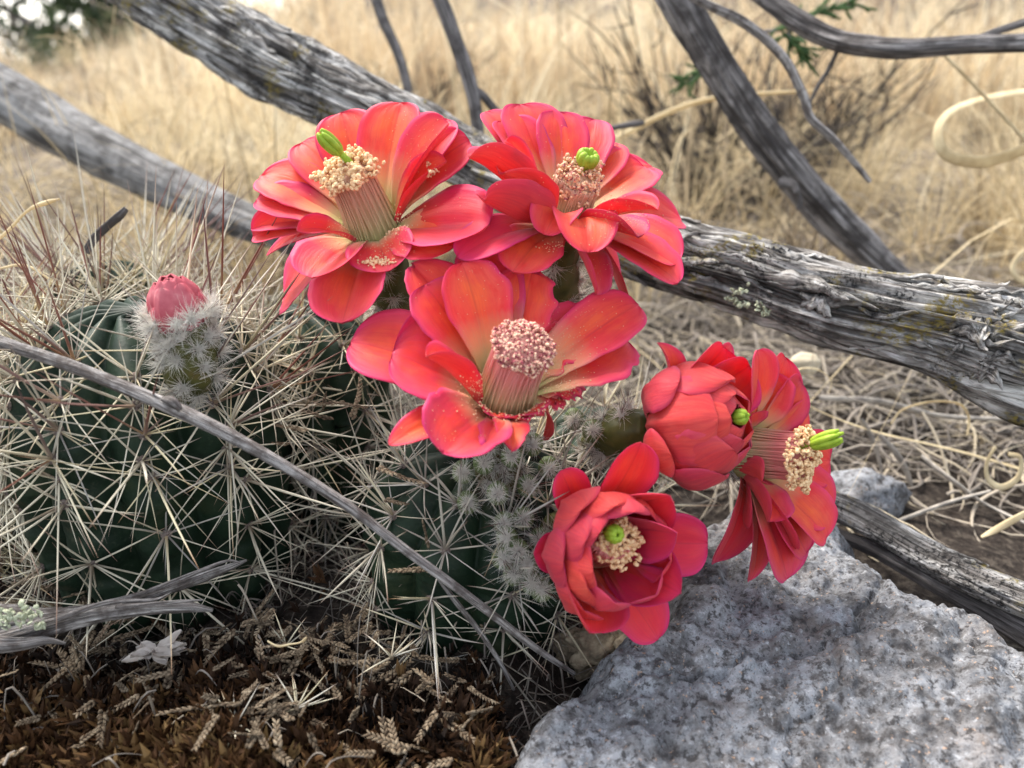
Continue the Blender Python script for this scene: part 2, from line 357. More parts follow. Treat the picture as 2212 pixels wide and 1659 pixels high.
# ------------------------------------------------------------------ rock
sm_ = lambda v: 1 / (1 + np.exp(-np.clip(v * 4, -30, 30)))
def rock_height(x, y):
    z = .027 + .008 * fbm(x * 9 + 3, y * 9, 4., 3) + .0024 * fbm(x * 70, y * 70, 9., 4, .62) + .0008 * fbm(x * 260, y * 260, 2., 3, .6)
    # stepped, splintered faces that fall away to the front right
    d = x * .75 - (y - .2) * .35
    z = z + .0035 * np.abs(fbm(d * 60, (x + y) * 12, 3., 3)) - .014 * np.clip((x - .08) / .1, 0, 2) ** 1.2 * np.clip((y - .14) / .1, 0, 1) - .005 * np.clip((.03 - x) / .05, 0, 1)
    for x0_, y0_, a_, l_, w_ in ((.10, .17, .9, .07, .0011), (.16, .22, 2.5, .06, .0010), (.06, .15, .25, .05, .0009), (.13, .13, 1.9, .05, .0012)):
        u_ = (x - x0_) * math.cos(a_) + (y - y0_) * math.sin(a_); v_ = -(x - x0_) * math.sin(a_) + (y - y0_) * math.cos(a_) + .0045 * fbm(u_ * 70, a_ * 9, 1., 4)
        z = z - .0024 * np.exp(-(v_ / w_) ** 2) * np.clip(1.3 - np.abs(u_) / l_, 0, 1) - .0008 * sm_(v_ / .004) * np.exp(-(u_ / l_) ** 2)
    ck = np.abs(x - .045 - .010 * np.sin(y * 60) - .006 * fbm(y * 30, 1.3, 0)); z = z - .007 * np.exp(-(ck / .0022) ** 2) * np.clip((.235 - y) / .02, 0, 1) * np.clip((y - .175) / .01, 0, 1)
    return z
RC = [(1010, 1900, .16), (1030, 1659, .190), (1075, 1500, .212), (1240, 1400, .222), (1370, 1320, .232), (1450, 1150, .262), (1600, 1030, .290), (1770, 990, .300), (1850, 1090, .285), (1930, 1190, .27), (2040, 1280, .262), (2240, 1375, .245), (2600, 1480, .21), (2900, 1900, .18)]
poly = []
for px, py, d in RC:
    q = P(px, py, 1.0) - CAM; k = (CAM[2] - .022) / -q[2]; poly.append((CAM + q * k)[:2])
poly = np.array(poly)
def poly_sd(x, y, poly):
    """signed distance, positive inside"""
    best = np.full(x.shape, 9e9); ins = np.zeros(x.shape, bool)
    for i in range(len(poly)):
        a = poly[i]; b = poly[(i + 1) % len(poly)]; ab = b - a
        t = np.clip(((x - a[0]) * ab[0] + (y - a[1]) * ab[1]) / (ab @ ab), 0, 1)
        best = np.minimum(best, np.hypot(x - a[0] - t * ab[0], y - a[1] - t * ab[1]))
        c = ((a[1] > y) != (b[1] > y)) & (x < (b[0] - a[0]) * (y - a[1]) / (b[1] - a[1] + 1e-12) + a[0]); ins ^= c
    return np.where(ins, best, -best)
lo, hi = poly.min(0) - .03, poly.max(0) + .03
nx, ny = 520, 440
X, Y = np.meshgrid(np.linspace(lo[0], hi[0], nx), np.linspace(lo[1], hi[1], ny))
sdm = poly_sd(X, Y, poly) + .006 * fbm(X * 40, Y * 40, 5., 4)
prof = np.clip(sdm / .020, -1.2, 1)
Zr = np.where(prof > 0, rock_height(X, Y) * (1 - (1 - np.clip(prof, 0, 1)) ** 2.6) + (-.01) * (1 - np.clip(prof, 0, 1)) ** 2.6, -.01 + prof * .02)
tag(obj('rock', np.stack([X, Y, Zr], -1).reshape(-1, 3), grid_faces(nx, ny), M['rock']), 'large pale grey granite rock with crystalline crust below the flowers', 'rock')

# ------------------------------------------------------------------ logs and branches
def wooddisp(amp, ridge=14.0, lam=9.0, seed=0.0, crack=1.0, lump=.25):
    def f(c, s, L, rr):
        k = ridge / 6.28
        a = fbm(c * k + seed, s * k, L * lam + seed, 4, .55)
        fine = fbm(c * k * 4.2 + seed, s * k * 4.2, L * lam * 2.2 - seed, 3, .6)
        l = fbm(c * .8 + seed, s * .8, L * 14 + seed, 3)
        g1 = noise(c * k * .9 + 9 + seed, s * k * .9, L * lam * .45); g2 = noise(c * k * 2.3 + 4 + seed, s * k * 2.3, L * lam * .9)
        cr = -.9 * np.exp(-(g1 / .055) ** 2) - .45 * np.exp(-(g2 / .09) ** 2) - .5 * np.clip(noise(c * k * 1.2, s * k * 1.2, L * lam * 5.) - .35, 0, 1)
        return rr * (amp * (a * .55 + fine * .42 + crack * cr * .5) + lump * .35 * l)
    return f
def wood(name, pts, mat, nu, nv, amp=.16, ridge=14, lam=9, seed=0., crack=1., lump=.25, parent=None):
    q = np.array([[*P(px, py, d), w * d / FPX / 2] for px, py, d, w in pts]); q = crom(q, nv)
    V, F, U = tube(q[:, :3], q[:, 3], nu, wooddisp(amp, ridge, lam, seed, crack, lump))
    return obj(name, V, F, M[mat], parent, uv=U), q
def splinter(parent, name, q, i0, i1, ang, lift0, lift1, w, mat, seed):
    """a bark strip that lies along the log between samples i0 and i1, at an angle round it"""
    c = q[:, :3]; t, a, b = frames(c); idx = np.linspace(i0, i1, 22); base = np.stack([np.interp(idx, np.arange(len(c)), c[:, k]) for k in range(3)], 1)
    rr = np.interp(idx, np.arange(len(c)), q[:, 3]); ii = idx.astype(int)
    tt = np.linspace(0, 1, 22); g = ang + .12 * np.sin(tt * 5 + seed)
    nrm = a[ii] * np.cos(g)[:, None] + b[ii] * np.sin(g)[:, None]; side = np.cross(t[ii], nrm)
    lift = rr * (.97 + lift0 * (1 - tt) ** 2 + lift1 * tt ** 2 + .03 * np.sin(tt * 17 + seed))
    cc = base + nrm * lift[:, None]
    ww = w * (np.sin(np.pi * np.clip(tt * .94 + .05, 0, 1)) ** .6) * (1 + .25 * np.sin(tt * 23 + seed * 3)); th = .0009
    V = []
    for sgn, h in ((-1, -.3), (-.35, .5), (.35, .4), (1, -.4), (.3, -.9), (-.3, -.9)):
        V.append(cc + side * (ww * sgn)[:, None] + nrm * th * h * (1 + .4 * np.sin(tt * 31 + sgn * 5))[:, None])
    V = np.stack(V, 1).reshape(-1, 3); U = np.stack(np.broadcast_arrays(np.arange(6)[None, :] * .0012 + seed, np.cumsum(np.full(22, .004))[:, None]), -1).reshape(-1, 2)
    return obj(name, V, grid_faces(6, 22, True), M[mat], parent, uv=U)

t = thing('dead_log', 'thick weathered grey log with splitting bark lying diagonally behind the flowers', 'log', P(1450, 600, .29))
_, q = wood('trunk', [(180, -150, .40, 150), (330, -20, .385, 150), (600, 140, .365, 148), (850, 262, .345, 124), (1150, 420, .315, 122), (1450, 550, .285, 142), (1600, 594, .274, 152), (1800, 660, .262, 170), (2000, 704, .250, 186), (2110, 732, .244, 216), (2212, 762, .238, 236), (2400, 815, .230, 256)], 'log', 250, 1000, .30, 17, 9, 2.0, 1.6, parent=t)
QL = q
rs = np.random.default_rng(11)
_t, _a, _b = frames(q[:, :3])
for k in range(120):
    i0 = rs.uniform(0, 900); ln = rs.uniform(25, 110); im = int(min(i0 + ln / 2, 990)); tc_ = nz(nz(CAM - q[im, :3]) + np.array([0, 0, .5]))
    for _ in range(30):
        an = rs.uniform(-3.14, 3.14)
        if (_a[im] * math.cos(an) + _b[im] * math.sin(an)) @ tc_ > .15: break
    splinter(t, 'bark_strip', q, i0, min(i0 + ln, 990), an, rs.uniform(-.02, .15) if rs.random() < .4 else -.02, rs.uniform(.02, .28) if rs.random() < .6 else .0, rs.uniform(.0007, .0032), 'log', rs.uniform(0, 9))
for i0, i1, a, l1 in ((95, 170, 1.9, .30), (150, 235, 1.75, .42), (200, 262, 2.1, .30), (20, 80, 1.9, .25)):
    splinter(t, 'bark_strip', q, i0, i1, a + .3, .05, l1, .0035, 'log', i0)
t2, q2 = wood('fallen_branch', [(-160, 120, .56, 110), (-20, 190, .54, 118), (150, 290, .52, 112), (330, 385, .49, 98), (500, 465, .46, 82), (640, 520, .44, 66)], 'log_pale', 60, 300, .12, 10, 8, 5.0, .5)
tag(t2, 'pale grey barkless branch out of focus behind the spines on the left', 'branch')
tb = thing('leaning_branch', 'dark grey bare branch leaning down to the right onto the log', 'branch', P(1950, 620, .42))
_, q3 = wood('limb', [(1410, -90, .38, 66), (1470, 10, .38, 78), (1560, 160, .39, 74), (1660, 310, .40, 74), (1780, 450, .41, 72), (1870, 540, .42, 70), (1960, 625, .43, 62), (2040, 700, .44, 50)], 'branch', 90, 420, .20, 9, 14, 8.0, .9, lump=.5, parent=tb)
for a in ([(1690, 395, .39, 30), (1712, 400, .385, 20), (1722, 418, .382, 12)], [(1725, 418, .39, 12), (1729, 440, .388, 9), (1722, 452, .386, 5)], [(1500, 60, .385, 18), (1530, 90, .38, 10), (1548, 102, .38, 6)]):
    wood('spur', a, 'branch', 12, 20, .2, seed=a[0][0], parent=tb)
tb = thing('upper_branch', 'dark grey branch curving across the top right corner with a forked tip', 'branch', P(1960, 100, .36))
wood('limb', [(1560, -70, .40, 40), (1640, -15, .39, 42), (1720, 45, .38, 46), (1800, 84, .37, 44), (1880, 100, .36, 42), (1960, 104, .355, 42), (2080, 97, .35, 38), (2260, 92, .345, 34)], 'branch', 60, 360, .18, 8, 16, 12., .8, lump=.55, parent=tb)
wood('side_twig', [(2090, 92, .35, 12), (2140, 72, .35, 15), (2190, 56, .35, 18), (2260, 34, .35, 20)], 'branch', 14, 60, .15, seed=3., parent=tb)
wood('side_twig', [(1810, 108, .375, 10), (1790, 150, .38, 10), (1765, 190, .385, 9), (1748, 225, .39, 7)], 'branch', 12, 60, .2, seed=6., parent=tb)
def twig(name, label, pts, mat='twig', nu=20, nv=200, amp=.15, seed=1., **k):
    o, _ = wood(name, pts, mat, nu, nv, amp, 6, 30, seed, .4, .5, **k); tag(o, label, 'twig'); return o
twig('twig', 'thin knotted twig hanging down the right side of the leaning branch', [(1440, -40, .35, 16), (1520, 6, .35, 19), (1600, 45, .35, 20), (1662, 92, .35, 19), (1703, 140, .35, 19), (1735, 205, .35, 18), (1752, 255, .35, 17), (1800, 300, .35, 16), (1845, 350, .35, 13), (1880, 393, .35, 9)], 'twig', 24, 360, .3, 4.)
twig('twig', 'slender blurred grey twig hanging down behind the upper left flower', [(800, -60, .5, 24), (822, 30, .5, 24), (858, 110, .5, 22), (878, 180, .5, 20), (888, 260, .5, 18)], 'branch', seed=2.)
tb = thing('forked_twig', 'dark upright twig forking just above the gap between the two upper flowers', 'twig', P(1030, 280, .42))
wood('limb', [(925, -60, .42, 32), (955, 10, .42, 34), (985, 90, .42, 34), (1010, 160, .42, 34), (1026, 230, .42, 30), (1035, 320, .42, 28)], 'branch', 28, 160, .12, seed=9., parent=tb)
wood('fork', [(1022, 190, .42, 16), (1045, 208, .42, 18), (1062, 228, .42, 18), (1085, 252, .42, 16)], 'branch', 16, 50, .15, seed=4., parent=tb)
twig('twig', 'short dark twig sticking out right of the upper right flower', [(1290, 285, .4, 6), (1330, 275, .4, 10), (1372, 268, .4, 13), (1392, 266, .4, 8)], 'branch', 14, 50, .3)
twig('twig', 'short dark stub leaning among the spines at the left', [(185, 545, .26, 16), (205, 515, .26, 18), (235, 485, .26, 17), (258, 465, .26, 18), (272, 450, .26, 12)], 'branch', 20, 80, .3, 7.)
t = thing('long_twig', 'long thin grey twig running diagonally in front of the cactus stems', 'twig', P(600, 1010, .185))
wood('limb', [(-90, 700, .190, 29), (0, 738, .187, 28), (180, 800, .183, 28), (400, 893, .180, 30), (560, 975, .181, 27), (740, 1085, .184, 23), (880, 1190, .188, 21), (1040, 1310, .194, 19), (1150, 1395, .200, 15), (1240, 1455, .206, 9)], 'twig', 32, 700, .10, 7, 26, 3., .3, .35, parent=t)
wood('side_twig', [(930, 1225, .190, 8), (985, 1300, .195, 12), (1040, 1370, .199, 11), (1085, 1440, .203, 9), (1110, 1490, .206, 6)], 'twig', 14, 90, .2, seed=2., parent=t)
wood('knot', [(352, 862, .179, 12), (372, 868, .177, 24), (390, 885, .178, 12)], 'twig', 16, 20, .3, seed=6., parent=t)
t = thing('root', 'pale weathered root curving over the right edge of the rock', 'root', P(2000, 1200, .25))
_, qr = wood('limb', [(1690, 1075, .285, 50), (1790, 1090, .275, 62), (1900, 1140, .262, 62), (2010, 1205, .25, 66), (2120, 1258, .238, 74), (2300, 1330, .225, 82)], 'log', 60, 300, .16, 12, 10, 21., .8, parent=t)
wood('lower_limb', [(1800, 1150, .268, 24), (1900, 1192, .262, 36), (2010, 1252, .250, 44), (2120, 1312, .240, 50), (2260, 1396, .228, 60)], 'branch', 36, 200, .2, seed=31., parent=t)
for k in range(10): splinter(t, 'bark_strip', qr, rs.uniform(0, 200), rs.uniform(210, 290), rs.uniform(-2, 2), .03, .08, rs.uniform(.0008, .002), 'log', rs.uniform(0, 9))
# splintered sticks bottom left
t = thing('splintered_stick', 'pale splintered stick with pointed tips on the litter at the lower left', 'stick', P(200, 1320, .195))
wood('upper_prong', [(-60, 1330, .192, 70), (60, 1345, .192, 56), (170, 1325, .193, 30), (290, 1295, .195, 26), (400, 1260, .198, 22), (480, 1230, .201, 17), (533, 1210, .203, 5)], 'twig', 60, 260, .45, 10, 22, 41., 1.6, parent=t)
wood('lower_prong', [(-60, 1400, .188, 50), (60, 1366, .189, 40), (180, 1335, .190, 34), (300, 1316, .191, 28), (400, 1312, .192, 22), (460, 1318, .193, 8)], 'twig', 50, 220, .38, 10, 18, 44., 1.4, parent=t)
wood('lower_prong', [(-60, 1395, .184, 46), (40, 1392, .184, 28), (100, 1384, .185, 16), (142, 1390, .186, 5)], 'twig', 20, 80, .2, seed=49., parent=t)

for pts_ in ([(300, 1285, .193, 10), (420, 1238, .196, 9), (490, 1212, .200, 6), (522, 1216, .201, 2)], [(120, 1338, .186, 12), (230, 1302, .188, 10), (330, 1296, .189, 7), (370, 1280, .189, 2)], [(250, 1312, .187, 9), (380, 1300, .188, 8), (440, 1296, .189, 3)]):
    wood('splinter', pts_, 'twig', 12, 50, .25, seed=pts_[0][0], parent=t)

# ------------------------------------------------------------------ flowers
def petal_geo(rad, b0, M_, T, W, A, cup=.35, curl=0., roll=0., rag=0., seed=0., point=0., thick=.00038, wave=.05, fold=0.):
    nu, nv = 17, 26
    t = 1 - (1 - np.linspace(0, 1, nv)) ** 1.35
    b0, M_, T, A = map(np.asarray, (b0, M_, T, A))
    c = ((1 - t) ** 2)[:, None] * b0 + (2 * t * (1 - t))[:, None] * M_ + (t ** 2)[:, None] * T
    L = np.linalg.norm(np.diff(c, axis=0), axis=1).sum()
    tg = nz(np.gradient(c, t, axis=0))
    Sv = np.broadcast_to(nz(np.cross(rad, A)), tg.shape).copy(); Sv = nz(Sv - tg * (Sv * tg).sum(1)[:, None])
    N = nz(np.cross(Sv, tg))            # inner side
    if roll:
        a = roll * (.3 + .7 * t)[:, None]; Sv, N = Sv * np.cos(a) + N * np.sin(a), N * np.cos(a) - Sv * np.sin(a)
    c = c + N * (curl * L * np.clip((t - .55) / .45, 0, 1) ** 2)[:, None]
    k = .64 - .06 * point; x = np.clip((t - k) / (1 - k), 0, 1)
    f = (.24 + .76 * np.sin(np.clip(t / k, 0, 1) * math.pi / 2) ** 1.35) * (1 - x ** (2.3 - .7 * point)) ** (1 / (2.1 - .6 * point))
    f[-1] = .0; f = np.maximum(f, .02 * (t < 1))
    s = np.linspace(-1, 1, nu)
    f2 = f[:, None] * (1 + wave * noise(np.sign(s)[None, :] * 3.1 + seed, t[:, None] * 7, seed))
    if rag: f2 = f2 * (1 - rag * .55 * np.clip(noise(np.sign(s)[None, :] * 5 + seed, t[:, None] * 11 + seed, 3.) + .35 * noise(np.sign(s)[None, :] * 5, t[:, None] * 37, seed) + .15, 0, 1))
    w = W / 2 * f2; hgt = w * (cup * (s[None, :] ** 2) + fold * np.abs(s)[None, :])
    tt = np.broadcast_to(t[:, None], w.shape)
    if rag:
        cut = 1 - rag * (.25 * np.clip(noise(s * 1.7 + seed, seed, 1.) + .2, 0, 1) + .10 * np.abs(noise(s * 7 + seed, 2., seed)))
        tt = tt * cut[None, :]
    ci = tt * (nv - 1)
    # positions along the spine for each column
    def samp(arr): return np.stack([np.interp(tt, t, arr[:, q]) for q in range(3)], -1)
    cc, SS, NN = samp(c), samp(Sv), samp(N)
    wv = wave * .22 * W * fbm(s[None, :] * 1.3 + seed, t[:, None] * 2.2, seed, 3) * (.2 + t[:, None])
    wv = wv + .010 * W * fbm(s[None, :] * 9 + seed, t[:, None] * 3.5, seed, 3) * (.3 + t[:, None]); mid = .045 * W * np.exp(-(s / .12) ** 2)[None, :] * np.sin(t * np.pi)[:, None]        # groove down the midrib
    top = cc + SS * (w * s[None, :])[..., None] + NN * (hgt + wv - mid)[..., None]
    th = thick * (1.25 - .9 * np.abs(s)[None, :] ** 3) * (1.5 - t[:, None])
    bot = top - NN * th[..., None]
    n = nu * nv; V = np.vstack([top.reshape(-1, 3), bot.reshape(-1, 3)])
    u = np.broadcast_to((s[None, :] + 1) / 2, (nv, nu)); v = np.broadcast_to(t[:, None], (nv, nu)); U = np.stack([u, v], -1).reshape(-1, 2)
    U = np.vstack([U, U + np.array([2, 0])])
    g = grid_faces(nu, nv); rim = list(range(nu)) + [r * nu + nu - 1 for r in range(1, nv)] + [(nv - 1) * nu + cidx for cidx in range(nu - 2, -1, -1)] + [r * nu for r in range(nv - 2, 0, -1)]
    rim = np.array(rim); r2 = np.roll(rim, -1)
    F = [g, (g + n)[:, ::-1], np.stack([r2, rim, rim + n, r2 + n], -1)]
    return V, F, U
class Flower:
    def __init__(s, parent, label, throat, axis, tx, L, mat='petal', rb=.0035, stem_from=None):
        s.A = camdir(*axis); s.tx = tx; s.L = L; s.mat = mat; s.rb = rb
        s.B = P(*s.pt(throat[0], throat[1]), throat[2]); s.k = 0; s.parent = parent
        s.e1 = nz(RT - s.A * (RT @ s.A)) if abs(RT @ s.A) < .9 else nz(-FWD - s.A * (-FWD @ s.A)); s.e2 = np.cross(s.A, s.e1)
        # floral tube: the part itself
        st = P(*stem_from) if stem_from is not None else s.B - s.A * .03
        lo = s.B - s.A * .012; c = crom([st, (st + lo) / 2 - s.A * .003, lo, s.B - s.A * .0025], 40); r = np.interp(np.linspace(0, 1, 40), [0, .35, .75, 1], [.0055, .0065, .0064, s.rb + .0004])
        V, F, U = tube(c, r, 40, lambda a, b, Lx, rr: rr * .10 * fbm(a * 2, b * 2, Lx * 160, 3))
        s.o = obj('flower', V, F, M['tube'], parent, uv=U); s.o['label'] = label; s.c = c; s.r = r
        # green-yellow funnel the petals rise from
        hh = np.linspace(0, 1, 10); rr = s.rb * (.75 + .6 * hh ** 1.5); c2 = s.B - s.A * .0045 + s.A * (hh * .0065)[:, None]
    def pt(s, x, y): return s.tx[0] + s.tx[2] * x, s.tx[1] + s.tx[2] * y
    def petal(s, x, y, w, th=65, L=None, bow=.22, cup=.22, curl=.0, roll=0., rag=0., point=0., wave=.06, rb=None, base=None, mat=None, near=None, fold=0., thick=.00038):
        """tip at picture place (x, y), width w in the same pixels; th = angle from the axis it should open to"""
        s.k += 1; L = L or s.L; rb = s.rb if rb is None else rb
        px, py = s.pt(x, y); ds = np.linspace(.14, .27, 521)
        T = np.array([P(px, py, d) for d in ds]); v = T - s.B; ln = np.linalg.norm(v, axis=1); ang = np.degrees(np.arccos(np.clip((v @ s.A) / ln, -1, 1)))
        cost = ((ln / L - 1) / .18) ** 2 + ((ang - th) / 22) ** 2
        if near is not None: cost = cost + ((ds - near) / .006) ** 2
        i = cost.argmin(); T = T[i]; v = T - s.B; rad = v - s.A * (v @ s.A); rad = nz(rad)
        b0 = s.B + rad * rb - s.A * .0015 if base is None else np.asarray(base); Lr = np.linalg.norm(T - b0)
        Mi = b0 + (T - b0) * .48 + s.A * bow * Lr
        tg = nz(T - Mi); sv = nz(np.cross(rad, s.A)); n_ = np.cross(sv, tg); sv = sv * math.cos(roll * .8) + n_ * math.sin(roll * .8); vw = nz(T - CAM)
        fs = np.linalg.norm(sv - vw * (sv @ vw)); wf = 1.2 / max(fs, .55)
        V, F, U = petal_geo(rad, b0, Mi, T, wf * w * s.tx[2] * ds[i] / FPX, s.A, cup, curl, roll, rag, s.k * 3.7 + x * .01, point, thick, wave, fold)
        return obj('petal', V, F, M[mat or s.mat], s.o, uv=U)
    def whorl(s, az, rm, hm, rt, ht, w, cup=.5, mat=None, curl=0., roll=0., point=0, wave=.05, **k):
        s.k += 1; a = R(az); rad = s.e1 * math.cos(a) + s.e2 * math.sin(a)
        b0 = s.B + rad * s.rb; mid = s.B + rad * rm + s.A * hm; T = s.B + rad * rt + s.A * ht
        V, F, U = petal_geo(rad, b0, 2 * mid - (b0 + T) / 2, T, w, s.A, cup, curl, roll, 0., s.k * 3.7, point - 1.3, .00038, wave, **k)
        return obj('petal', V, F, M[mat or s.mat], s.o, uv=U)
    def column(s, h, r0, r1, mat, lean=(0, 0, 0)):
        n, nu = 26, 96; hh = np.linspace(0, 1, n); c = s.B - s.A * .002 + s.A * (hh * h)[:, None] + np.asarray(lean)[None, :] * (hh ** 2)[:, None]
        r = r0 + (r1 - r0) * hh + (.18 * r0) * (1 - hh) ** 4 + .12 * r1 * hh ** 5
        V, F, U = tube(c, r, nu, lambda a, b, L, rr: rr * (.10 * noise(a * 7, b * 7, L * 60) + .05 * noise(a * 14, b * 14, L * 40)))
        th = np.linspace(0, 1, nu, endpoint=False); U = np.stack(np.broadcast_arrays(np.abs(th * 2 - 1)[None, :], hh[:, None]), -1).reshape(-1, 2); U = np.vstack([U, [0, 0], [0, 1]])
        obj('stamen_column', V, F, M[mat], s.o, uv=U); s.top = c[-1]; s.cax = nz(c[-1] - c[-3]); fm = MB(); rf = np.random.default_rng(int(h * 1e5)); t_, a_, b_ = frames(c)
        for k in range(64):
            a0 = 2 * math.pi * k / 64 + rf.normal() * .05; da = rf.normal() * .16; hs_ = np.linspace(0.02, 1.0 + rf.uniform(0, .1), 9); i_ = np.clip(hs_ * (n - 1), 0, n - 1); rr2 = np.interp(i_, np.arange(n), r) * (1.03 + rf.uniform(0, .10) * np.sin(hs_ * 3.1))
            cc = np.stack([np.interp(i_, np.arange(n), c[:, q_]) for q_ in range(3)], 1) + t_[-1] * np.clip(hs_ - 1, 0, 1)[:, None] * h; ii = i_.astype(int); an = (a0 + da * hs_)[:, None]
            Vf, Ff, Uf = tube(cc + (a_[ii] * np.cos(an) + b_[ii] * np.sin(an)) * rr2[:, None], .00022, 5); Uf = Uf.copy(); Uf[:, 0] = rf.uniform(); Uf[:, 1] = np.concatenate([np.repeat(hs_, 5), [0, 1]]); fm.add(Vf, Ff, Uf)
        tag(fm.obj('filament', M[mat], s.o), kind='stuff'); return s
    def anthers(s, n, R_, h, bead, mat, shape='dome', center=None, rough=.3):
        r = np.random.default_rng(int(n * 7 + s.k)); ce = s.top if center is None else center; b = MB(); ax = s.cax
        e1 = nz(np.cross(ax, [0.3, .5, .8])); e2 = np.cross(ax, e1)
        m = int(n * 1.5)
        for i in range(m):
            ph = r.uniform(0, 2 * math.pi); u = r.uniform(-.35, 1); q = math.sqrt(max(0, 1 - max(u, 0) ** 2)) if shape == 'dome' else (1 if u < .8 else r.uniform(0, 1) ** .5)
            if shape == 'dome' and u < 0: q = 1 + u * .35
            lump = 1 + rough * float(noise(math.cos(ph) * 2.1 + s.k, math.sin(ph) * 2.1, u * 2))
            p = ce + (e1 * math.cos(ph) + e2 * math.sin(ph)) * R_ * q * lump + ax * h * u * lump + r.normal(size=3) * .00025
            Vv = ICO1[0] * (bead * r.uniform(.6, 1.25, size=(1, 3))) ; Vv = Vv + r.normal(size=Vv.shape) * bead * .10
            rot = np.linalg.qr(r.normal(size=(3, 3)))[0]; b.add(Vv @ rot.T + p, ICO1[1])
        tag(b.obj('anthers', M[mat], s.o), kind='stuff'); return s
    def stigma(s, pos, d, ln, rad, lobes=8, open_=.25):
        pos = np.asarray(pos); d = nz(d); e1 = nz(np.cross(d, [.2, .4, .9])); e2 = np.cross(d, e1)
        V, F, U = tube(crom([pos - d * ln * .9, pos - d * .3 * ln, pos], 8), rad * .42, 12); o = obj('stigma', V, F, M['stigma'], s.o, uv=U)
        for k in range(lobes):
            a = 2 * math.pi * k / lobes; rr = (e1 * math.cos(a) + e2 * math.sin(a)); jit = random.uniform(.9, 1.1)
            c = crom([pos - d * ln * .25 + rr * rad * .15, pos + rr * rad * .52, pos + d * ln * .38 + rr * rad * (.62 + open_ * .4), pos + d * ln * .72 * jit + rr * rad * (.45 + open_)], 9)
            V, F, U = tube(c, rad * .42 * np.array([.6, .85, 1, 1.05, 1.05, 1, .9, .7, .38]), 8); s.lobes = s.lobes if hasattr(s, 'lobes') else MB(); s.lobes.add(V, F, U)
        s.lobes.obj('stigma_lobe', M['stigma'], s.o); del s.lobes
    def pollen(s, spots, n, r_, size=.00022):
        """dust and crumbs lying on the petals: dropped onto the mesh of a petal"""
def tuft(parent, p, nrm, n=110, ln=.005, spread=1.0, bristles=5, bl=.009, seed=0, wr=.00010, name='wool_tuft'):
    r = np.random.default_rng(seed + 100); nrm = nz(nrm); b = MB()
    def hair(p0, d, l, w, m, bend):
        sd_ = nz(np.cross(d, r.normal(size=3))); up = np.cross(d, sd_); k = 5; t = np.linspace(0, 1, k)[:, None]
        c = p0 + d * l * t + bend * l * t ** 2; ww = w * (1 - t * .92); V = np.concatenate([c + sd_ * ww, c - sd_ * ww * .5 + up * ww * .87, c - sd_ * ww * .5 - up * ww * .87], 1).reshape(-1, 3)
        m.add(V, grid_faces(3, k, True), np.stack(np.broadcast_arrays(np.full((1, 3), .5), t), -1).reshape(-1, 2))
    cv_ = ICO2[0] * (1 + .35 * noise(ICO2[0][:, 0] * 3 + seed, ICO2[0][:, 1] * 3, ICO2[0][:, 2] * 3))[:, None] * ln * .16; b.add(cv_ + p, ICO2[1])
    for i in range(int(n * 2.1)):
        d = nz(nrm * r.uniform(.1, 1.0) + nz(r.normal(size=3)) * spread); 
        if d @ nrm < -.1: d = d - 2 * nrm * (d @ nrm)
        hair(p + r.normal(size=3) * .0004, d, ln * .85 * r.uniform(.35, 1.15), wr, b, r.normal(size=3) * .28)
    tag(b.obj(name, M['wool'], parent), kind='stuff')
    if bristles:
        b = MB()
        for i in range(bristles):
            d = nz(nrm * r.uniform(.4, 1.2) + nz(r.normal(size=3)) * .6); hair(p, d, bl * r.uniform(.6, 1.2), .00011, b, r.normal(size=3) * .06)
        tag(b.obj('bristle', M['bristle'], parent), kind='stuff')

# ------------------------------------------------------------------ cactus stems
def spine_mesh(kind, bend):
    n, nu = 6, 5; t = np.linspace(0, 1, n); c = np.stack([bend * t ** 2, 0 * t, t], 1); th = np.linspace(0, 2 * math.pi, nu, endpoint=False)
    r = np.array([1.35, 1.0, .95, .8, .5, .04]); V = c[:, None] + np.stack([np.cos(th)[None, :] * r[:, None], np.sin(th)[None, :] * r[:, None], np.zeros((n, nu))], -1)
    U = np.stack(np.broadcast_arrays(np.full((1, 1), .5), t[:, None], ), -1); U = np.broadcast_to(U, (n, nu, 2)).reshape(-1, 2)
    return V.reshape(-1, 3), grid_faces(nu, n, True), U
BENDS = [4.0, 22.0, -34.0, 60.0]        # in radii: the unit spine is 1 radius wide, so bends are scaled with the thickness
SPV = [spine_mesh(0, b * .12) for b in BENDS]
SPM = {m: [mesh('spine', v, [f], M[m], u) for v, f, u in SPV] for m in ('spine', 'spine_red', 'spine_gray')}
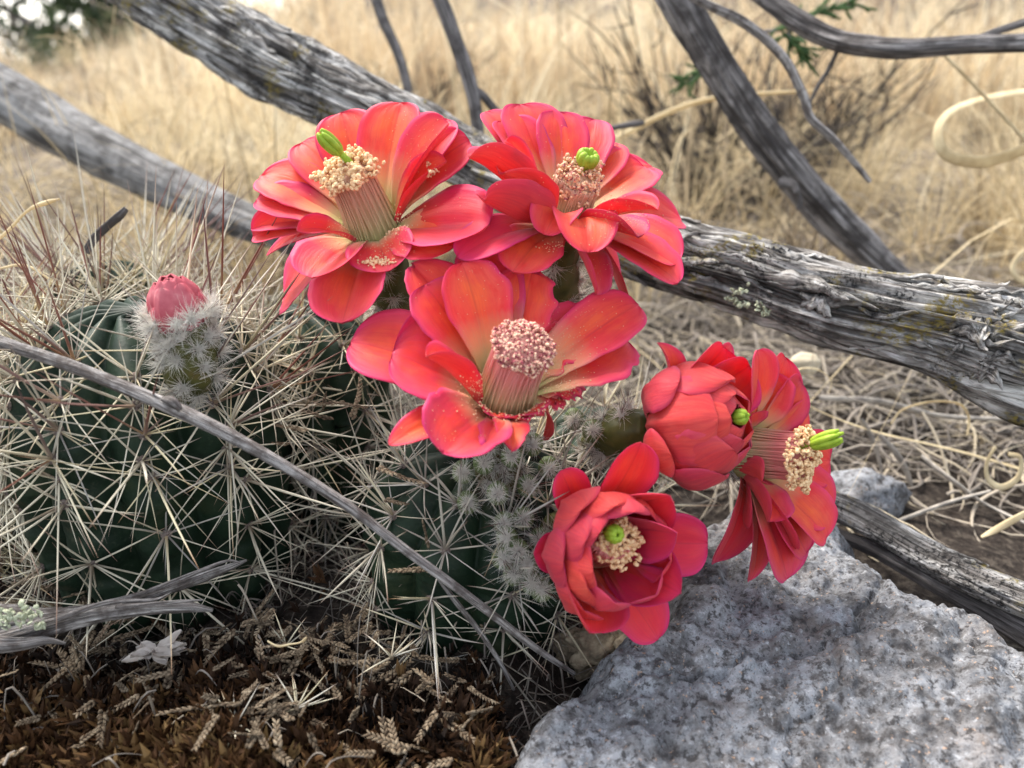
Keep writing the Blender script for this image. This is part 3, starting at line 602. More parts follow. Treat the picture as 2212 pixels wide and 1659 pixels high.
class Cactus:
    def __init__(s, label, base, height, rad, nribs=10, axis=(0, 0, 1), seed=0, sprad=.020, cap=300, mats=('spine', 'spine_gray'), topmat=None, shrink=.0, step=.015, dense=(.66, .55)):
        s.t = thing('hedgehog_cactus', label, 'cactus', base); s.base = np.asarray(base, float); s.h = height; s.R = rad; s.ax = nz(axis); s.nr = nribs; s.seed = seed
        e1 = nz(np.cross(s.ax, [0, 1, .1])); e1 = -e1 if e1[0] < 0 else e1; s.e1 = e1; s.e2 = np.cross(s.ax, e1)
        nu, nv = 240, 120; th = np.linspace(0, 2 * math.pi, nu, endpoint=False); v = np.linspace(0, 1, nv)
        V = s.surf(th[None, :], v[:, None]).reshape(-1, 3)
        V = np.vstack([V, s.surf(0, 1.0).reshape(3)])
        k = np.arange(nu); F = [grid_faces(nu, nv, True), np.stack([(nv - 1) * nu + k, (nv - 1) * nu + (k + 1) % nu, np.full(nu, nu * nv)], -1)]
        s.o = obj('stem', V, F, M['stem'], s.t)
        r = np.random.default_rng(seed); ar = []
        for i in range(nribs):
            v = .06 + (.5 if i % 2 else 0) * step / height
            while v < .97:
                thx = 2 * math.pi * (i + .5 * 0) / nribs + r.normal() * .02; ar.append((thx, v)); v += step / height * r.uniform(.85, 1.15) * (1 if v < dense[0] else dense[1])
        items = []
        for thx, v in ar:
            p = s.surf(thx, v).reshape(3); n_ = s.normal(thx, v); tocam = nz(CAM - p)
            if n_ @ tocam < -.45: continue
            items.append((p, n_, v, np.linalg.norm(p - CAM)))
        items.sort(key=lambda q: -(q[1] @ nz(CAM - q[0])) - (0.3 if q[2] > .8 else 0))
        cnt = 0; rest = MB(); restred = MB()
        for p, n_, v, _ in items:
            e1 = nz(np.cross(n_, s.ax + .01)); e2 = np.cross(n_, e1); top = v > .72
            Va = ICO2[0] * np.array([.0016, .0016, .0010]); Va = Va + .0005 * np.stack([noise(Va[:, 0] * 2000 + seed, Va[:, 1] * 2000, Va[:, 2] * 2000 + j) for j in range(3)], 1)
            Va = p + Va[:, :1] * e1 + Va[:, 1:2] * e2 + Va[:, 2:] * n_
            a_o = obj('areole', Va, ICO2[1], M['areole'], s.t, origin=p)
            nrad = r.integers(9, 12); sp = []
            off = r.uniform(0, 6)
            for k in range(nrad):
                a = off + 2 * math.pi * k / nrad + r.normal() * .24; el = r.uniform(.05, .75); d = nz((e1 * math.cos(a) + e2 * math.sin(a)) * math.cos(el) + n_ * math.sin(el)); sp.append((d, sprad * r.uniform(.55, 1.5), r.uniform(.00015, .00031), 0))
            for k in range(3):
                a = r.uniform(0, 6.3); el = r.uniform(.2, .9); sp.append((nz((e1 * math.cos(a) + e2 * math.sin(a)) * math.cos(el) + n_ * math.sin(el)), sprad * r.uniform(.3, .8), .00013, 0))
            for k in range(r.integers(2, 5) if top else r.integers(1, 3)):
                d = nz(n_ + nz(r.normal(size=3)) * .5 + s.ax * (.35 if top else -.1)); sp.append((d, sprad * r.uniform(1.2, 2.1), r.uniform(.00024, .00040), 1))
            for d, l, rr, cen in sp:
                mt = topmat if (cen and topmat and top and r.random() < .45) else (mats[0] if r.random() < (.8 if v > .6 else .35) else mats[1])
                q = Vector(d).to_track_quat('Z', 'Y').to_matrix() @ Matrix.Rotation(r.uniform(0, 6.28), 3, 'Z')
                bi = r.integers(0, 4)
                if cnt < cap:
                    o = bpy.data.objects.new('spine', SPM[mt][bi]); C.objects.link(o); WO[o.name] = p; o.parent = a_o
                    o.matrix_basis = Matrix.Translation((0, 0, 0)) @ q.to_4x4() @ Matrix.Diagonal((rr, rr, l, 1)); cnt += 1
                else:
                    Vs, Fs, Us = SPV[bi]; Q = np.array(q); Vw = (Vs * np.array([rr, rr, l])) @ Q.T + p
                    U2 = Us.copy(); U2[:, 0] = r.uniform(0, 1); (restred if mt == 'spine_red' else rest).add(Vw, [Fs], U2)
        if rest.n: tag(rest.obj('spine', M['spine'], s.t), kind='stuff')
        if restred.n: tag(restred.obj('spine', M['spine_red'], s.t), kind='stuff')
    def rprof(s, v):
        return np.where(v < .62, .86 + .14 * np.sin(np.clip(v / .62, 0, 1) * math.pi / 2), np.sqrt(np.clip(1 - (np.clip(v - .62, 0, 1) / .385) ** 2.3, 0, 1)))
    def surf(s, th, v):
        th, v = np.broadcast_arrays(np.asarray(th, float), np.asarray(v, float))
        rib = np.abs(np.cos(th * s.nr / 2)) ** .75
        tub = .035 * np.sin(v * s.h / .015 * 2 * math.pi)
        r = s.R * s.rprof(v) * (.80 + .20 * rib + tub * rib * .6 + .03 * noise(np.cos(th) * 3 + s.seed, np.sin(th) * 3, v * 6) + .012 * fbm(np.cos(th) * 9 + s.seed, np.sin(th) * 9, v * 34, 3))
        hh = s.h * (v - .03 * (1 - rib) * (v > .6))
        return s.base + (np.cos(th) * r)[..., None] * s.e1 + (np.sin(th) * r)[..., None] * s.e2 + hh[..., None] * s.ax
    def normal(s, th, v):
        a = (s.surf(th + .02, v) - s.surf(th - .02, v)).reshape(3); b = (s.surf(th, min(v + .01, 1)) - s.surf(th, v - .01)).reshape(3)
        n_ = nz(np.cross(a, b)); c = s.surf(th, v).reshape(3) - s.base - s.ax * s.h * v * .8
        return n_ if n_ @ c > 0 else -n_
def foot(px, py, d, z=-.004):           # the ground place under a picture place
    p = P(px, py, d); return np.array([p[0], p[1], z])
big = Cactus('largest green ribbed cactus stem at the left carrying a woolly pink bud', foot(335, 900, .238), .106, .040, 11, (.0, -.06, 1), 1, .023, 300, ('spine', 'spine_gray'), 'spine_red', step=.019, dense=(.52, .32))
edge_c = Cactus('cactus stem at the left edge hidden under a mass of straw spines', foot(-70, 900, .262), .088, .024, 11, (-.05, 0, 1), 2, .028, 300, ('spine', 'spine_gray'), 'spine_red', step=.0095)
rearleft = Cactus('straw spined cactus stem rising behind the woolly bud', foot(250, 700, .300), .098, .030, 11, (0, 0, 1), 7, .026, 300, ('spine', 'spine'), 'spine_red', step=.0095)
back = Cactus('dark cactus stem half hidden below the upper left flower', foot(660, 850, .285), .088, .032, 10, (0, 0, 1), 3, .018, 260, ('spine', 'spine_gray'), 'spine', step=.015)
mid = Cactus('dark cactus stem in the middle below the large torn flower', foot(1000, 1150, .240), .066, .034, 10, (.12, -.1, 1), 4, .018, 300, ('spine_gray', 'spine'), 'spine', step=.014)
rear = Cactus('small cactus stem behind the torn flower at its right', foot(1265, 950, .275), .054, .024, 9, (.1, 0, 1), 5, .015, 200, ('spine_gray', 'spine'), 'spine', step=.014)

# ---- flower 1, upper left
T1 = (493.7, 192.0, .3142)
f = Flower(back.t, 'upper left open red flower with a tan anther head and tall green stigma', (985, 930, .212), (-.18, .64, .74), T1, .036, rb=.0062, stem_from=(860, 740, .262))
f.petal(1790, 930, 430, 95, bow=.10, L=.040, mat='petal_deep'); f.petal(780, 1612, 440, 105, bow=.12, L=.038, cup=.25, wave=.1); f.petal(385, 1440, 400, 105, bow=.12, L=.040, cup=.2, wave=.12)
f.petal(262, 1142, 120, 95, L=.038, point=.7); f.petal(185, 930, 230, 85, L=.038); f.petal(1500, 208, 330, 62, L=.039); f.petal(168, 1012, 200, 92, cup=.6, roll=.5)
f.petal(775, 162, 360, 55); f.petal(1190, 95, 335, 55, cup=.25); f.petal(500, 372, 290, 62); f.petal(222, 600, 300, 70, wave=.1)
f.petal(1655, 352, 270, 70, roll=-.5); f.petal(1515, 232, 200, 50, L=.034, cup=.5); f.petal(192, 762, 235, 66, L=.034, cup=.2)
f.petal(1570, 1075, 430, 100, L=.031, cup=.15, bow=.22); f.petal(472, 975, 130, 70, L=.027, cup=.8, roll=.9); f.petal(1500, 495, 130, 58, L=.030, cup=.9, roll=-.3)
f.petal(600, 1335, 340, 90, L=.029, cup=.35, bow=.25, curl=.10); f.petal(1110, 1268, 400, 92, L=.025, bow=.35, cup=.3, curl=.08)
f.column(.0185, .0066, .0052, 'column_pale', lean=camdir(-.6, .1, 0) * .0008)
f.anthers(330, .0072, .0042, .00068, 'anther', rough=.5)
f.stigma(f.top + f.cax * .0068 + camdir(-.2, .2, .3) * .001, nz(f.cax + camdir(-.45, .1, 0) * .6), .0078, .0021, 6, 0.0)
F1 = f
# ---- flower 2, upper right
T2 = (960.0, 208.5, .2712)
f = Flower(rear.t, 'upper right red flower with crowded petals and a short fringed green stigma', (960, 960, .215), (.12, .66, .70), T2, .036, rb=.0060, stem_from=(1215, 700, .262))
f.petal(110, 1290, 300, 95, L=.042, mat='petal_deep'); f.petal(1860, 1490, 260, 95, L=.042, wave=.12); f.petal(1420, 1600, 270, 115, L=.038); f.petal(1215, 1580, 190, 118, L=.034, roll=.9, cup=.5, wave=.15)
f.petal(330, 118, 240, 62, L=.042); f.petal(600, 62, 400, 58, L=.040); f.petal(915, 122, 350, 52); f.petal(1190, 186, 340, 58, L=.039); f.petal(1650, 560, 330, 66, L=.040)
f.petal(1345, 366, 330, 56, L=.036); f.petal(455, 195, 300, 54, L=.038, cup=.4); f.petal(195, 482, 260, 68, cup=.6, roll=-.7); f.petal(1590, 560, 430, 60, L=.034, cup=.3)
f.petal(484, 355, 110, 52, L=.032, cup=.9, roll=.3); f.petal(440, 610, 300, 62, L=.029, cup=.6, roll=-.3)
f.petal(1885, 985, 330, 82, L=.038); f.petal(1700, 900, 150, 70, L=.036, cup=.9, point=.4); f.petal(1845, 1340, 290, 92, L=.038, cup=.4); f.petal(1540, 1120, 250, 88, L=.030, cup=.5, roll=.5)
f.petal(540, 1400, 440, 105, L=.034, wave=.14); f.petal(400, 1010, 260, 74, L=.030, cup=.9, roll=-.8, curl=.25); f.petal(1120, 1250, 420, 84, L=.027, bow=.75, cup=.35, curl=.1); f.petal(820, 1110, 330, 84, L=.021, bow=.9, cup=.5, curl=.2)
f.column(.0135, .0062, .0055, 'column_pale', lean=camdir(.5, 0, 0) * .0014)
f.anthers(420, .0056, .0062, .00052, 'anther_mixed', 'drum', center=f.top - f.cax * .001, rough=.25)
f.stigma(f.top + f.cax * .0064, f.cax, .0040, .0030, 10, .12)
F2 = f
# ---- flower 3, centre, torn
T3 = (729.6, 521.2, .315)
f = Flower(mid.t, 'large central red flower with torn petals and a broad pink stamen column', (1150, 1060, .192), (.16, .62, .76), T3, .040, rb=.0066, stem_from=(1085, 1080, .222))
f.petal(90, 690, 440, 80, L=.045, wave=.05); f.petal(500, 150, 330, 66, L=.044, wave=.15, rag=.25); f.petal(980, 25, 380, 62, L=.044); f.petal(2062, 440, 350, 72, L=.044, wave=.12)
f.petal(348, 1395, 210, 92, L=.040, point=.8); f.petal(1720, 1030, 210, 85, L=.032, rag=.9, wave=.3); f.petal(1350, 128, 350, 58, L=.041, rag=.55, wave=.2); f.petal(590, 300, 420, 62, L=.038, cup=.3, rag=.12)
f.petal(850, 150, 380, 52, L=.038, cup=.3, wave=.12); f.petal(372, 770, 540, 74, L=.038, cup=.35, near=.186); f.petal(1700, 590, 290, 60, L=.033, rag=.8, wave=.25); f.petal(1960, 640, 540, 70, L=.040, cup=.25, rag=.2, wave=.12)
f.petal(608, 788, 150, 72, L=.033, cup=.9, roll=-.6); f.petal(720, 1455, 520, 95, L=.034, cup=.45, bow=.3, wave=.12, rag=.15); f.petal(1000, 1410, 150, 98, L=.030, rag=.6, wave=.3)
f.petal(1190, 1450, 220, 102, L=.028, point=.9, rag=.45, bow=.4); f.petal(1490, 1345, 110, 100, L=.028, rag=.7, bow=.45, curl=-.15, wave=.3); f.petal(1610, 960, 230, 82, L=.024, rag=.8, wave=.5, bow=.15); f.petal(1420, 1170, 230, 88, L=.018, rag=.7, wave=.5, bow=.2); f.petal(1540, 1090, 220, 84, L=.020, rag=.8, wave=.5, bow=.2); f.petal(1300, 1230, 230, 90, L=.016, rag=.7, wave=.5, bow=.3); f.petal(1995, 870, 70, 78, L=.044, rag=.4, wave=.6, curl=.15); f.petal(1080, 1210, 260, 90, L=.014, rag=.6, wave=.5, bow=.4)
f.column(.0205, .0066, .0057, 'column_pink', lean=camdir(.4, 0, 0) * .0012)
f.anthers(520, .0074, .0034, .00046, 'anther_pink', rough=.15)
F3 = f
# ---- flower 6, right, side view
T6 = (1344.0, 729.6, .3208)
f = Flower(rear.t, 'rightmost red flower seen from the side with a cream anther head and split green stigma', (860, 770, .212), (.70, -.02, .71), T6, .037, rb=.0060, stem_from=(1330, 930, .248))
for a in ((1245, 475, 190, 88, .027), (1400, 830, 340, 88, .026), (905, 84, 190, 85, .032), (860, 1635, 150, 98, .037), (628, 1512, 220, 104, .034)): f.petal(a[0], a[1], a[2], a[3], L=a[4], mat='petal_deep' if a[0] < 700 else None)
for a in ((1100, 132, 240, 80, .030), (1205, 295, 240, 80, .027), (1240, 1450, 250, 82, .032), (1400, 1190, 330, 82, .029), (1110, 1625, 280, 86, .035)): f.petal(a[0], a[1], a[2], a[3], L=a[4], cup=.25, bow=.14)
f.petal(1375, 1350, 260, 80, L=.030, cup=.35); f.petal(965, 235, 190, 82, L=.024, cup=.8, roll=.5); f.petal(1130, 1385, 200, 82, L=.028, cup=.6, roll=.3)
f.petal(820, 1205, 210, 98, L=.020, cup=.6); f.petal(985, 1240, 170, 84, L=.0225, near=.203, cup=.7); f.petal(945, 965, 160, 80, L=.013, near=.203, cup=.6, bow=.25); f.petal(870, 520, 170, 80, L=.014, near=.204, cup=.5)
f.column(.0165, .0062, .0056, 'column_rose')
f.anthers(420, .0078, .0030, .00060, 'anther', 'dome', rough=.5)
f.stigma(f.top + f.cax * .0045 + camdir(0, .35, 0) * .004, nz(f.cax + camdir(.1, .35, 0) * .45), .0085, .0022, 7, .25)
F6 = f
# ---- flower 4, half closed
f = Flower(rear.t, 'half closed red flower with only a tiny round green stigma tip showing', (235, 600, .205), (.72, .14, .68), T6, .034, 'petal', rb=.004, stem_from=(1300, 960, .24))
f.petal(345, 35, 110, 60, L=.024, cup=.6, curl=-.2, point=.5); f.petal(735, 45, 150, 70, L=.036, point=.4, near=.212); f.petal(860, 190, 330, 42, L=.035, cup=.5, mat='petal_deep', near=.200); f.petal(690, 62, 330, 45, L=.034, cup=.5, mat='petal_deep', near=.202)
for j, az in enumerate((18, 78, 140, 200, 262, 322)): f.whorl(az, .0112, .013, .0040, .0255 - .001 * (j % 2), .0165, cup=.7, mat='petal_deep', curl=.04, point=0)
for j, az in enumerate((50, 122, 190, 262, 330)): f.whorl(az, .0122, .0125, .0058, .0248, .0170, cup=.5, point=0)
for j, az in enumerate((108, 186, 248, 312)): f.whorl(az, .0143, .0112, .0088, .0236 - .0008 * (j % 2), .0225, cup=.40, curl=-.02)
for az, rt, ht, w in ((268, .0132, .0188, .0190), (150, .0148, .0150, .0150), (216, .0158, .0120, .0140)): f.whorl(az, .0156, ht * .45, rt, ht, w, cup=.35, curl=-.05)
sp = f.B + f.A * .0235; f.cax = f.A; f.stigma(sp, f.A, .0036, .0021, 7, -.1)
F4 = f
# ---- flower 5, cup facing the viewer
T5 = (1124.7, 921.7, .2876)
f = Flower(mid.t, 'lower cup shaped red flower facing the viewer above the rock', (520, 860, .198), (.34, .02, .94), T5, .034, 'petal_deep', rb=.005, stem_from=(1120, 1170, .225))
f.petal(905, 118, 300, 62, L=.034, cup=.35); f.petal(1405, 880, 400, 62, L=.037, cup=.3, bow=.15); f.petal(1030, 1600, 360, 66, L=.034, point=.5, cup=.25); f.petal(520, 1545, 500, 58, L=.031, cup=.5, bow=-.15); f.petal(100, 960, 260, 84, L=.022); f.petal(300, 330, 260, 62, L=.024)
f.petal(1200, 1250, 460, 48, L=.032, cup=.45, bow=-.12); f.petal(1120, 520, 380, 52, L=.031, cup=.45, bow=-.12); f.petal(1172, 800, 330, 46, L=.031, cup=.6, bow=-.15)
for j, az in enumerate((135, 182, 228)): f.whorl(az, .0162, .0095, .0150, .0188, .0165, cup=.4, curl=-.05, mat='petal', point=0)
for j, az in enumerate((206, 158, 110)): f.whorl(az, .0142, .0130, .0124, .0226, .0150, cup=.45, curl=-.03, mat='petal', point=0)
for j, az in enumerate((350, 308, 28, 66)): f.whorl(az, .0125, .0120, .0122, .0195 + .001 * (j % 2), .0125, cup=.5, mat='petal_deep', point=0)
for j, az in enumerate((240, 190, 142, 92)): f.whorl(az, .0130, .0150, .0108, .0245 - .0006 * (j % 3), .0130, cup=.55, point=0)
f.column(.0165, .0060, .0050, 'column_rose', lean=camdir(-.35, 1, 0) * .0042); f.cax = f.A
f.anthers(230, .0050, .0022, .00072, 'anther', center=f.top + camdir(.65, -.5, 0) * .0025, rough=.7)
f.stigma(f.top + f.A * .0050 + camdir(-.7, .5, 0) * .0022, f.A, .0042, .0024, 8, -.15)
F5 = f

# ---- woolly bud on the big stem
bB = P(398, 706, .196); bA = camdir(-.06, .80, .55)
f = Flower.__new__(Flower); f.A = bA; f.tx = (0, 0, 1.0); f.L = .016; f.mat = 'bud'; f.rb = .0035; f.B = bB; f.k = 50; f.parent = big.t
f.e1 = nz(RT - bA * (RT @ bA)); f.e2 = np.cross(bA, f.e1)
st = P(405, 855, .206); c = crom([st, P(410, 800, .200), P(412, 750, .198), bB], 40); r = np.interp(np.linspace(0, 1, 40), [0, .3, .7, 1], [.0040, .0068, .0072, .0062])
V, F, U = tube(c, r, 40, lambda a, b, Lx, rr: rr * .10 * fbm(a * 2, b * 2, Lx * 160, 3)); f.o = obj('flower_bud', V, F, M['tube'], big.t, uv=U); f.o['label'] = 'closed pink bud wrapped in white wool'
for az in (10, 82, 154, 226, 298): f.whorl(az, .0052, .0070, .0018, .0140, .0090, cup=.85, point=0)
for az in (30, 150, 270): f.whorl(az, .0042, .0080, .0004, .0136, .0085, cup=.8)
for az in (46, 118, 190, 262, 334): f.whorl(az, .0064, .0060, .0034, .0130, .0095, cup=.85, point=0)
for az in (20, 100, 170, 240, 310): f.whorl(az, .0068, .0040, .0058, .0085, .0080, cup=.8, point=0)
BUD = f
k = 0
rs = np.random.default_rng(5)
def wool_on_tube(fo, c, r, spots, n, ln, br, bl=.008):
    global k
    t_, a_, b_ = frames(c)
    for u, side, up in spots:
        i = int(u * (len(c) - 1)); tc_ = nz(CAM - c[i]); tc_ = nz(tc_ - t_[i] * (tc_ @ t_[i])); sd_ = np.cross(t_[i], tc_)
        if sd_ @ RT < 0: sd_ = -sd_
        nr_ = nz(tc_ * math.cos(side) + sd_ * math.sin(side)); tuft(fo, c[i] + nr_ * r[i] * .95, nz(nr_ + t_[i] * up), n, ln, .9, br, bl, k); k += 1
sp = [(.05, 0, 0), (.18, -.8, .2), (.2, .5, .2), (.32, -.2, .2), (.34, 1.2, .2), (.45, -1.2, .3), (.5, .5, .3), (.55, -.5, .3), (.62, 1.3, .5), (.68, -1.5, .5), (.72, .2, .5), (.78, -.9, .6), (.82, .9, .6), (.86, 1.8, .6), (.88, -1.9, .6)]
wool_on_tube(BUD.o, c, r, sp, 90, .0050, 3, .007)
for az in range(0, 720, 24):                      # wool collar round the bud
    rad = BUD.e1 * math.cos(R(az)) + BUD.e2 * math.sin(R(az)); tuft(BUD.o, BUD.B + rad * .0078 + BUD.A * rs.uniform(-.002, .0055), nz(rad * .6 + BUD.A * 1.2), 46, .0052, .8, 2, .007, 900 + az)
for fl, n_ in ((F1, 10), (F2, 12), (F3, 16), (F4, 12), (F5, 14), (F6, 12)):
    sp = [(rs.uniform(.08, .95), rs.uniform(-1.5, 1.5), rs.uniform(.2, .7)) for _ in range(n_)]
    wool_on_tube(fl.o, fl.c, fl.r, sp, 60, .0052, 6, .0095)
# woolly areoles on the young growth of the middle stem
for px, py, d in ((1000, 1020, .205), (1045, 1000, .203), (1105, 985, .2), (1150, 960, .205), (1075, 1065, .2), (1010, 1085, .205), (1140, 1050, .205), (1060, 965, .203), (1280, 930, .215), (1130, 1120, .203), (1095, 1160, .2), (1120, 1190, .2), (1085, 1205, .2), (1140, 1220, .2), (1110, 1240, .2), (1150, 1260, .2), (1090, 1130, .203), (1170, 1275, .2), (1185, 1010, .21), (1240, 905, .22), (1165, 1165, .204)):
    p = P(px, py, d - .005); nn = nz(CAM - p); obj('tubercle', ICO2[0] * np.array([.0030, .0024, .0036]) + p - nn * .0026, ICO2[1], M['young'], mid.t); tuft(mid.t, p, nz(CAM - p + rs.normal(size=3) * .06), 110, .0046, 1.0, 4, .010, int(px + py))

# ------------------------------------------------------------------ pollen dropped on the petals
from mathutils.bvhtree import BVHTree
def bvh_of(os_):
    Vs, Fs, n = [], [], 0
    for o in os_:
        w = Vector(WO[o.name]); Vs += [w + v.co for v in o.data.vertices]; Fs += [[i + n for i in p.vertices] for p in o.data.polygons]; n += len(o.data.vertices)
    return BVHTree.FromPolygons(Vs, Fs)
def pollen(fl, spots):
    kids = [o for o in bpy.data.objects if o.parent == fl.o and o.name.split('.')[0] == 'petal']; bv = bvh_of(kids); b = MB(); r = np.random.default_rng(9)
    for x, y, sx, sy, n_, sz in spots:
        px, py = fl.pt(x, y)
        for i in range(n_):
            q = P(px + r.normal() * sx * fl.tx[2], py + r.normal() * sy * fl.tx[2], 1.0) - CAM
            hit = bv.ray_cast(Vector(CAM), Vector(nz(q)))
            if hit[0] is None: continue
            z = sz * r.uniform(.5, 1.3); b.add(ICO1[0] * z * r.uniform(.7, 1.2, size=(1, 3)) + np.array(hit[0]) + np.array(hit[1]) * z * r.uniform(.2, 1.4) * (1 if hit[1].dot(Vector(nz(q))) < 0 else -1), ICO1[1])
    if b.n: tag(b.obj('pollen', M['pollen'], fl.o), kind='stuff')
pollen(F1, [(1030, 950, 70, 30, 240, .00030), (1060, 1060, 80, 70, 150, .00011), (1030, 1190, 60, 14, 120, .00032), (800, 1020, 80, 60, 110, .00010), (850, 950, 60, 30, 120, .00018), (1350, 500, 130, 160, 90, .000095), (1400, 575, 22, 16, 26, .0004), (1375, 520, 8, 8, 8, .0003), (1200, 890, 60, 40, 90, .00020), (700, 760, 420, 330, 60, .000095), (1200, 300, 120, 140, 30, .00011)])
pollen(F3, [(1080, 1120, 90, 45, 260, .00022), (1250, 1160, 90, 30, 160, .00022), (1500, 1000, 90, 80, 200, .00016), (900, 420, 180, 200, 70, .000095), (1520, 760, 140, 120, 150, .00011), (950, 1000, 60, 60, 120, .00015), (1650, 480, 150, 120, 70, .000095), (700, 1250, 160, 100, 40, .000095)])
pollen(F2, [(1300, 900, 120, 110, 150, .00010), (1450, 1000, 120, 60, 90, .00011), (1300, 1350, 200, 100, 60, .000095), (900, 400, 300, 200, 40, .00011), (900, 1190, 80, 20, 50, .00018)])

# ------------------------------------------------------------------ dry grass
def blades(name, base, h, w, lean, curve, u, mat, ns=6, droop=0.0):
    n = len(base); t = np.linspace(0, 1, ns)[None, :, None]; ang = rng.uniform(0, 2 * math.pi, n)
    ld = np.stack([np.cos(lean), np.sin(lean), 0 * lean], -1)[:, None]; h = h[:, None, None]; cv = curve[:, None, None]
    c = base[:, None] + np.array([0, 0, 1.0]) * h * (t - droop * t ** 3 * cv) + ld * h * (cv * t ** 2 + .12 * cv * t)
    sd_ = np.stack([np.cos(ang), np.sin(ang), 0 * ang], -1)[:, None] * (w[:, None, None] * (1 - .93 * t ** 1.4) / 2)
    V = np.stack([c - sd_, c + sd_], 2).reshape(-1, 3)
    k = (np.arange(n)[:, None] * ns + np.arange(ns - 1)[None, :]).reshape(-1) * 2
    F = np.stack([k, k + 1, k + 3, k + 2], -1); U = np.stack(np.broadcast_arrays(u[:, None, None], t), -1); U = np.repeat(U.reshape(n, ns, 1, 2), 2, 2).reshape(-1, 2)
    return V, F, U
def scatter(n, y0, y1, spread, power=1.6, clump=.6):
    y = y0 + (y1 - y0) * rng.uniform(0, 1, n * 3) ** power; x = rng.uniform(-1, 1, n * 3) * (y * .78 + spread)
    keep = rng.uniform(0, 1, n * 3) < np.clip(.5 + clump * noise(x * 7 / (y * .6 + .5), y * 7 / (y * .6 + .5), 3.), 0.03, 1); x, y = x[keep][:n], y[keep][:n]
    return np.stack([x, y, gz(x, y)], -1)
def tint(b, sc_=1.5):
    return np.clip(.5 + .8 * noise(b[:, 0] * sc_, b[:, 1] * sc_, 8.) + rng.normal(0, .2, len(b)), 0.01, .99)  # random grass tone; its dark end also paints mottled shadow zones
def tufts(ntuft, per, y0, y1, spread, power, rad):
    c = scatter(ntuft, y0, y1, spread, power, .9); k = rng.integers(max(4, per // 3), per * 2, len(c)); i = np.repeat(np.arange(len(c)), k); n = len(i)
    off = rng.normal(size=(n, 2)) * (rad * (.5 + rng.uniform(0, 1, len(c))))[i][:, None]; p = c[i].copy(); p[:, :2] += off; p[:, 2] = gz(p[:, 0], p[:, 1])
    tu = np.clip(tint(c, 1.2)[i] + rng.normal(0, .12, n), .01, .99); hs_ = rng.uniform(.55, 1.3, len(c))[i]; lean = np.arctan2(off[:, 1], off[:, 0]) + rng.normal(0, .8, n)
    return p, tu, hs_, lean, n
b, tu, hs_, lean, n_ = tufts(280, 24, .52, 1.9, .12, 1.3, .010)
V, F, U = blades('g', b, rng.uniform(.07, .20, n_) * hs_, rng.uniform(.0010, .0024, n_), lean, rng.gamma(2., .36, n_), tu, None, 9, .5)
tag(obj('dry_grass', V, F, M['grass'], uv=U, origin=(0, 0, 0)), kind='stuff')
b, tu, hs_, lean, n_ = tufts(700, 24, 1.7, 9.0, .3, 1.4, .035); left = np.clip((-b[:, 0] / b[:, 1] - .35) / .2, 0, 1)
V, F, U = blades('g', b, rng.uniform(.14, .40, n_) * hs_ * (1 - .62 * left), rng.uniform(.003, .008, n_), lean, rng.gamma(2., .28, n_), tu, None, 6, .35)
tag(obj('tall_grass', V, F, M['grass_far'], uv=U, origin=(0, 0, 0)), kind='stuff')
# paler fuller clumps in the middle distance, sunlit patches put into the blade colour
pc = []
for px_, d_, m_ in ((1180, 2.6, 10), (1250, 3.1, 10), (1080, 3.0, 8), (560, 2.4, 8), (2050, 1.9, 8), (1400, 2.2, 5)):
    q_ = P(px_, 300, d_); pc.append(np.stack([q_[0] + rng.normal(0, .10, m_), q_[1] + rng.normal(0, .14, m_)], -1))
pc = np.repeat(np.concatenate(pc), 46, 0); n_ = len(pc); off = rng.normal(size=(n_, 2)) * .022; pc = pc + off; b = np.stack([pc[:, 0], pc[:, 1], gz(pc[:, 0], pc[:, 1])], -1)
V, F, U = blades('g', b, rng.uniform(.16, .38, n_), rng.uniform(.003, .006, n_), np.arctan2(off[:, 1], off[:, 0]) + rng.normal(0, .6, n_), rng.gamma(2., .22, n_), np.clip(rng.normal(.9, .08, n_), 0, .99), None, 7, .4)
tag(obj('sunlit_tint_grass', V, F, M['grass_far'], uv=U, origin=(0, 0, 0)), kind='stuff')
b = scatter(9000, 8, 34.0, 2, 1.2); n_ = len(b)
V, F, U = blades('g', b, rng.uniform(.25, .7, n_), rng.uniform(.02, .05, n_), rng.uniform(0, 6.28, n_), rng.gamma(2., .2, n_), tint(b, .2), None, 4, .2)
tag(obj('hillside_grass', V, F, M['grass_far'], uv=U, origin=(0, 0, 0)), kind='stuff')

